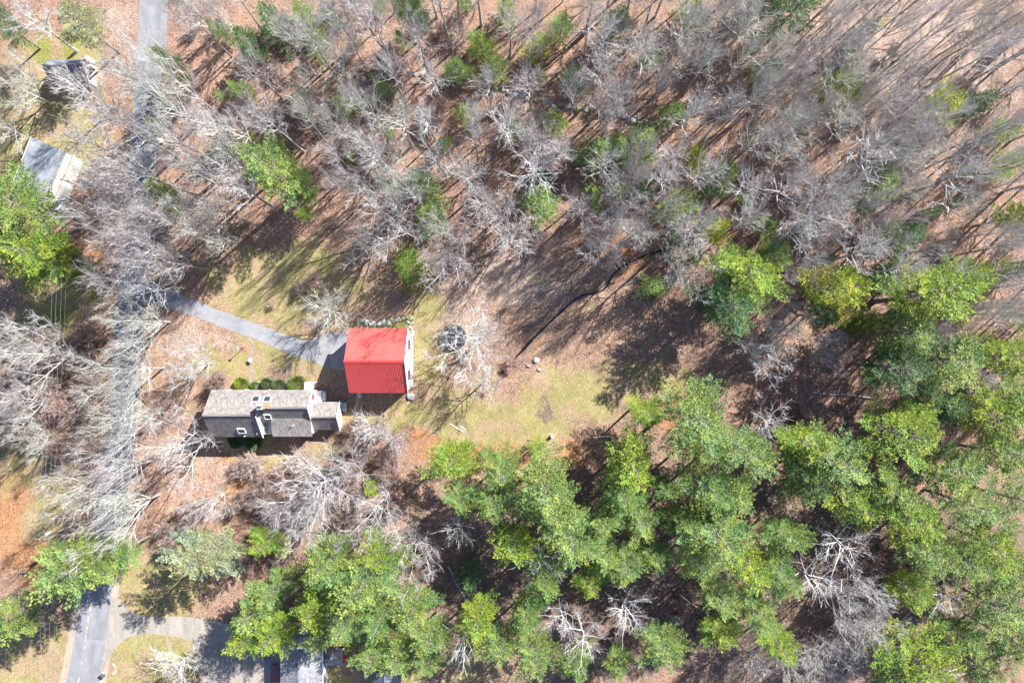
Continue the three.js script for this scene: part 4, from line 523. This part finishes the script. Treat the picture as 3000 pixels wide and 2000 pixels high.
{ const d = thing('water_tank', 'upright white tank beside the small white garage', 'tank', [wx(270), 0, wz(180)]); part('body', cyl(.42, .42, 1.5, 18, 0, .75, 0), trimWhite, d); part('dome', new THREE.SphereGeometry(.42, 18, 8, 0, 6.283, 0, 1.57).scale(1, .5, 1).translate(0, 1.5, 0), trimWhite, d); part('valve', cyl(.06, .06, .18, 8, 0, 1.78, 0), lead, d); }
{ // mailbox on its post by the verge
  const m = thing('mailbox', 'dark blue mailbox on a white post beside the road verge', 'mailbox', [wx(308), 0, wz(1966)], -.5); part('post', box(.12, 1.1, .12, 0, .55, 0), trimWhite, m); part('arm', box(.7, .1, .1, .25, 1.02, 0), trimWhite, m); const s = new THREE.Shape(); s.moveTo(-.16, 0); s.lineTo(.16, 0); s.lineTo(.16, .2); s.absarc(0, .2, .16, 0, Math.PI, false); const g = new THREE.ExtrudeGeometry(s, { depth: .75, bevelEnabled: false }); g.rotateY(Math.PI / 2); g.translate(-.1, 1.07, 0); part('box', g, M(.03, .06, .14, .5), m); part('flag', box(.2, .12, .02, .3, 1.5, .17), M(.5, .03, .03), m);
}
{ // utility poles and the wires between them
  const spots = [[-72.2, -26, 11], [-75.3, 31.5, 11], [-74.6, 74, 11]], poleWood = M(.26, .22, .19, .95);
  spots.forEach(([x, z, h], i) => { const p = thing('utility_pole', ['wooden utility pole hidden in the pines left of the road', 'wooden utility pole with white transformer beside the broad roadside pine', 'wooden utility pole further down the road'][i], 'pole', [x, 0, z]); part('post', cyl(.12, .17, h + .6, 10, 0, h / 2 - .3, 0), poleWood, p); part('cross_arm', box(2.4, .12, .1, 0, h - .4, .14), M(.42, .40, .37), p); for (const q of [-1.1, -.4, .4, 1.1]) part('insulator', cyl(.05, .06, .2, 8, q, h - .24, .14), M(.5, .55, .6, .3), p); if (i === 1) { const tr = part('transformer', cyl(.26, .26, .8, 14, .1, h - 1.6, -.42), M(.72, .74, .77, .4), p); part('bushing', merge([cyl(.05, .06, .25, 8, .0, h - 1.1, -.42), cyl(.05, .06, .25, 8, .22, h - 1.1, -.42)]), trimWhite, tr); } });
  for (const q of [-1.1, -.4, .4, 1.1]) for (let i = 0; i < 2; i++) { const [x0, z0, h0] = spots[i], [x1, z1, h1] = spots[i + 1]; const pts = Array.from({ length: 13 }, (_, k) => { const t = k / 12; return V(lerp(x0, x1, t) + q, lerp(h0, h1, t) - .16 - 1.1 * 4 * t * (1 - t), lerp(z0, z1, t) + .14); }); const m = new THREE.Mesh(new THREE.TubeGeometry(new THREE.CatmullRomCurve3(pts), 24, .011, 5), M(.3, .3, .32, .5)); m.name = numbered('power_line'); m.castShadow = m.receiveShadow = true; scene.add(m); tag(m, i ? 'overhead power line running down past the bottom bend of the road' : 'overhead power line above the brush left of the road', 'cable', i ? 'lower power lines' : 'upper power lines'); }
}
{ // pickup truck parked on the road edge
  const t = thing('pickup_truck', 'dark blue pickup truck with open black bed parked at the roadside', 'truck', [wx(465), .01, wz(293)], 0), paint = M(.012, .022, .06, .25), c = (w, h, d, x, y, z) => { const g = new THREE.BoxGeometry(w, h, d, 1, 1, 1); g.translate(x, y, z); return g; };
  const side = new THREE.Shape([[-2.45, .45], [2.45, .45], [2.45, .95], [2.3, 1.05], [-2.35, 1.05], [-2.45, .9]].map(([x, y]) => new THREE.Vector2(x, y)));
  const bodyG = new THREE.ExtrudeGeometry(side, { depth: 1.7, bevelEnabled: true, bevelSize: .06, bevelThickness: .08, bevelSegments: 2 }); bodyG.translate(0, 0, -.85); bodyG.rotateY(Math.PI / 2); part('body', bodyG, paint, t);
  const cabS = new THREE.Shape([[-1.05, 1.0], [.95, 1.0], [.45, 1.75], [-.9, 1.75]].map(([x, y]) => new THREE.Vector2(x, y))), cabG = new THREE.ExtrudeGeometry(cabS, { depth: 1.45, bevelEnabled: true, bevelSize: .04, bevelThickness: .06, bevelSegments: 2 }); cabG.translate(0, 0, -.725); cabG.rotateY(Math.PI / 2); const cab = part('cab', cabG, paint, t);
  part('windshield', slab([-.7, 1.06, -.985], [.7, 1.06, -.985], [.6, 1.7, -.545], [-.6, 1.7, -.545], .02), glass, cab); part('rear_window', slab([.68, 1.12, 1.13], [-.68, 1.12, 1.13], [-.6, 1.66, 1.0], [.6, 1.66, 1.0], .02), glass, cab);
  for (const s of [-1, 1]) part('side_window', box(.02, .42, 1.2, s * .80, 1.38, .2), glass, cab);
  part('bed', merge([c(1.5, .04, 1.25, 0, 1.13, 1.75), c(.1, .16, 1.3, -.8, 1.2, 1.75), c(.1, .16, 1.3, .8, 1.2, 1.75), c(1.7, .16, .08, 0, 1.2, 2.4)]), blackRubber, t);
  for (const s of [-1, 1]) for (const z of [-1.5, 1.55]) { const w = part('wheel', cyl(.37, .37, .24, 20).rotateZ(Math.PI / 2).translate(s * .86, .37, z), blackRubber, t); part('rim', cyl(.22, .22, .26, 14).rotateZ(Math.PI / 2).translate(s * .86, .37, z), metalGrey, w); }
  for (const s of [-1, 1]) { part('headlight', box(.35, .16, .06, s * .62, .82, -2.52), M(.7, .7, .7, .2), t); part('tail_light', box(.14, .26, .05, s * .78, .85, 2.53), M(.4, .01, .01, .3), t); part('mirror', box(.2, .14, .08, s * .98, 1.15, -.7), blackRubber, t); }
  part('bumper', merge([box(1.75, .16, .1, 0, .52, -2.56), box(1.75, .16, .1, 0, .52, 2.57)]), metalGrey, t);
}
// fallen trunks
function log(a, b, r, label, mat) { const A = V(wx(a[0]), 0, wz(a[1])), B = V(wx(b[0]), 0, wz(b[1])), L = A.distanceTo(B), w = new Wood(), n = 6, pts = [], rad = [], q = rng(a[0]); for (let k = 0; k <= n; k++) { const p = A.clone().lerp(B, k / n); p.x += (q() - .5) * .3; p.z += (q() - .5) * .3; p.y = groundY(p.x, p.z) + r * .7; pts.push(p); rad.push(r * (1 - .45 * k / n)); } const g = thing('fallen_log', label, 'log', [A.x, 0, A.z], 0, 'fallen logs'); w.tube(pts.map(p => p.clone().sub(V(A.x, 0, A.z))), rad, 8, [1, 1, 1], q); part('trunk', w.build(), mat, g); const st = new Wood(); for (let k = 0; k < 7; k++) { const t = .25 + .1 * k, p = A.clone().lerp(B, t).sub(V(A.x, 0, A.z)); p.y = groundY(p.x + A.x, p.z + A.z) + r * .7; const d = V(q() - .5, .5 * q(), q() - .5).normalize(); st.tube([p, p.clone().addScaledVector(d, .8 + q()), p.clone().addScaledVector(d, 1.4 + q() * 1.2).add(V(0, .1, 0))], [r * .28, r * .16, .01], 4, [1, 1, 1], q); } part('branch_stub', st.build(), mat, g); }
const logGrey = M(.40, .37, .36, .95, { vertexColors: true }), logBrown = M(.42, .22, .11, .95, { vertexColors: true }), logDark = M(.20, .17, .16, .95, { vertexColors: true });
for (const [a, b, r, l, m] of [[[1800, 826], [1905, 742], .2, 'orange brown fallen log beside the brook', logBrown], [[1830, 835], [1960, 770], .16, 'dark fallen log lying next to the orange brown one', logDark], [[2080, 730], [2200, 655], .22, 'brown fallen trunk in the woods above the large dark pine', logBrown], [[2560, 1165], [2380, 1150], .18, 'grey fallen trunk in the leafy clearing right of the white barked trees', logGrey], [[2440, 1290], [2540, 1170], .2, 'dark leaning trunk fallen across the clearing edge', logDark], [[1310, 1655], [1375, 1780], .2, 'grey fallen trunk at the lower pine gap', logGrey], [[1780, 1760], [1890, 1850], .22, 'thick grey trunk fallen in the lower stand', logGrey], [[1790, 1770], [1890, 1880], .14, 'thin grey trunk fallen beside the thick one in the lower stand', logGrey], [[1990, 1740], [2110, 1830], .16, 'pale fallen trunk below the pine stand', logGrey], [[2770, 1965], [2890, 1945], .2, 'pale cut log of the pile at the lower right, upper one', logGrey], [[2775, 1978], [2880, 1962], .18, 'pale cut log of the pile at the lower right, lower one', logGrey], [[2460, 1640], [2560, 1720], .14, 'pale dead trunk in the brushy gap', logGrey], [[860, 1680], [790, 1650], .12, 'pale fallen limb at the upper edge of the pine grove', logGrey], [[1150, 1600], [1290, 1440], .2, 'dark fallen trunk crossing the lane above the pines', logDark]]) log(a, b, r, l, m);

// fallen leaves: too many to count
{
  const leaf = new THREE.BufferGeometry(); leaf.setAttribute('position', new THREE.Float32BufferAttribute([-.5, 0, 0, 0, .12, -.32, .5, 0, 0, 0, .10, .34], 3)); leaf.setIndex([0, 2, 1, 0, 3, 2]); leaf.computeVertexNormals();
  const N = 110000, im = new THREE.InstancedMesh(leaf, new THREE.MeshStandardMaterial({ color: 0xffffff, roughness: .95, side: THREE.DoubleSide }), N), r = rng(909), m = new THREE.Matrix4(), q = new THREE.Quaternion(), e = new THREE.Euler(), c = new THREE.Color(), tones = [[.42, .26, .17], [.52, .38, .28], [.30, .15, .08], [.46, .22, .10], [.60, .50, .40], [.20, .11, .08]];
  let k = 0;
  while (k < N) { const x = lerp(-92, 92, r()), z = lerp(-62, 62, r()); if (x > -51 && x < -29 && z > 8 && z < 16.5) continue; const road = nearPath(ROAD, x, z), dv = nearPath(DRIVE, x, z); if ((road < 2.3 || dv < 1.15) && r() < .93) continue; if (r() > .25 + .9 * vnoise(x * .35, z * .35, 63)) continue; const s = .09 + .12 * r(); e.set((r() - .5) * .7, r() * 6.28, (r() - .5) * .7); m.compose(V(x, groundY(x, z) + .03, z), q.setFromEuler(e), V(s, s, s)); im.setMatrixAt(k, m); const t = tones[r() * 6 | 0], v = .8 + .4 * r(); im.setColorAt(k++, c.setRGB(t[0] * v, t[1] * v, t[2] * v)); }
  im.name = 'fallen_leaves'; im.castShadow = im.receiveShadow = true; scene.add(im); tag(im, 'dry brown leaves scattered over lawns, road edges and woodland floor', 'leaves', null, 'stuff');
}

renderer.render(scene, camera);
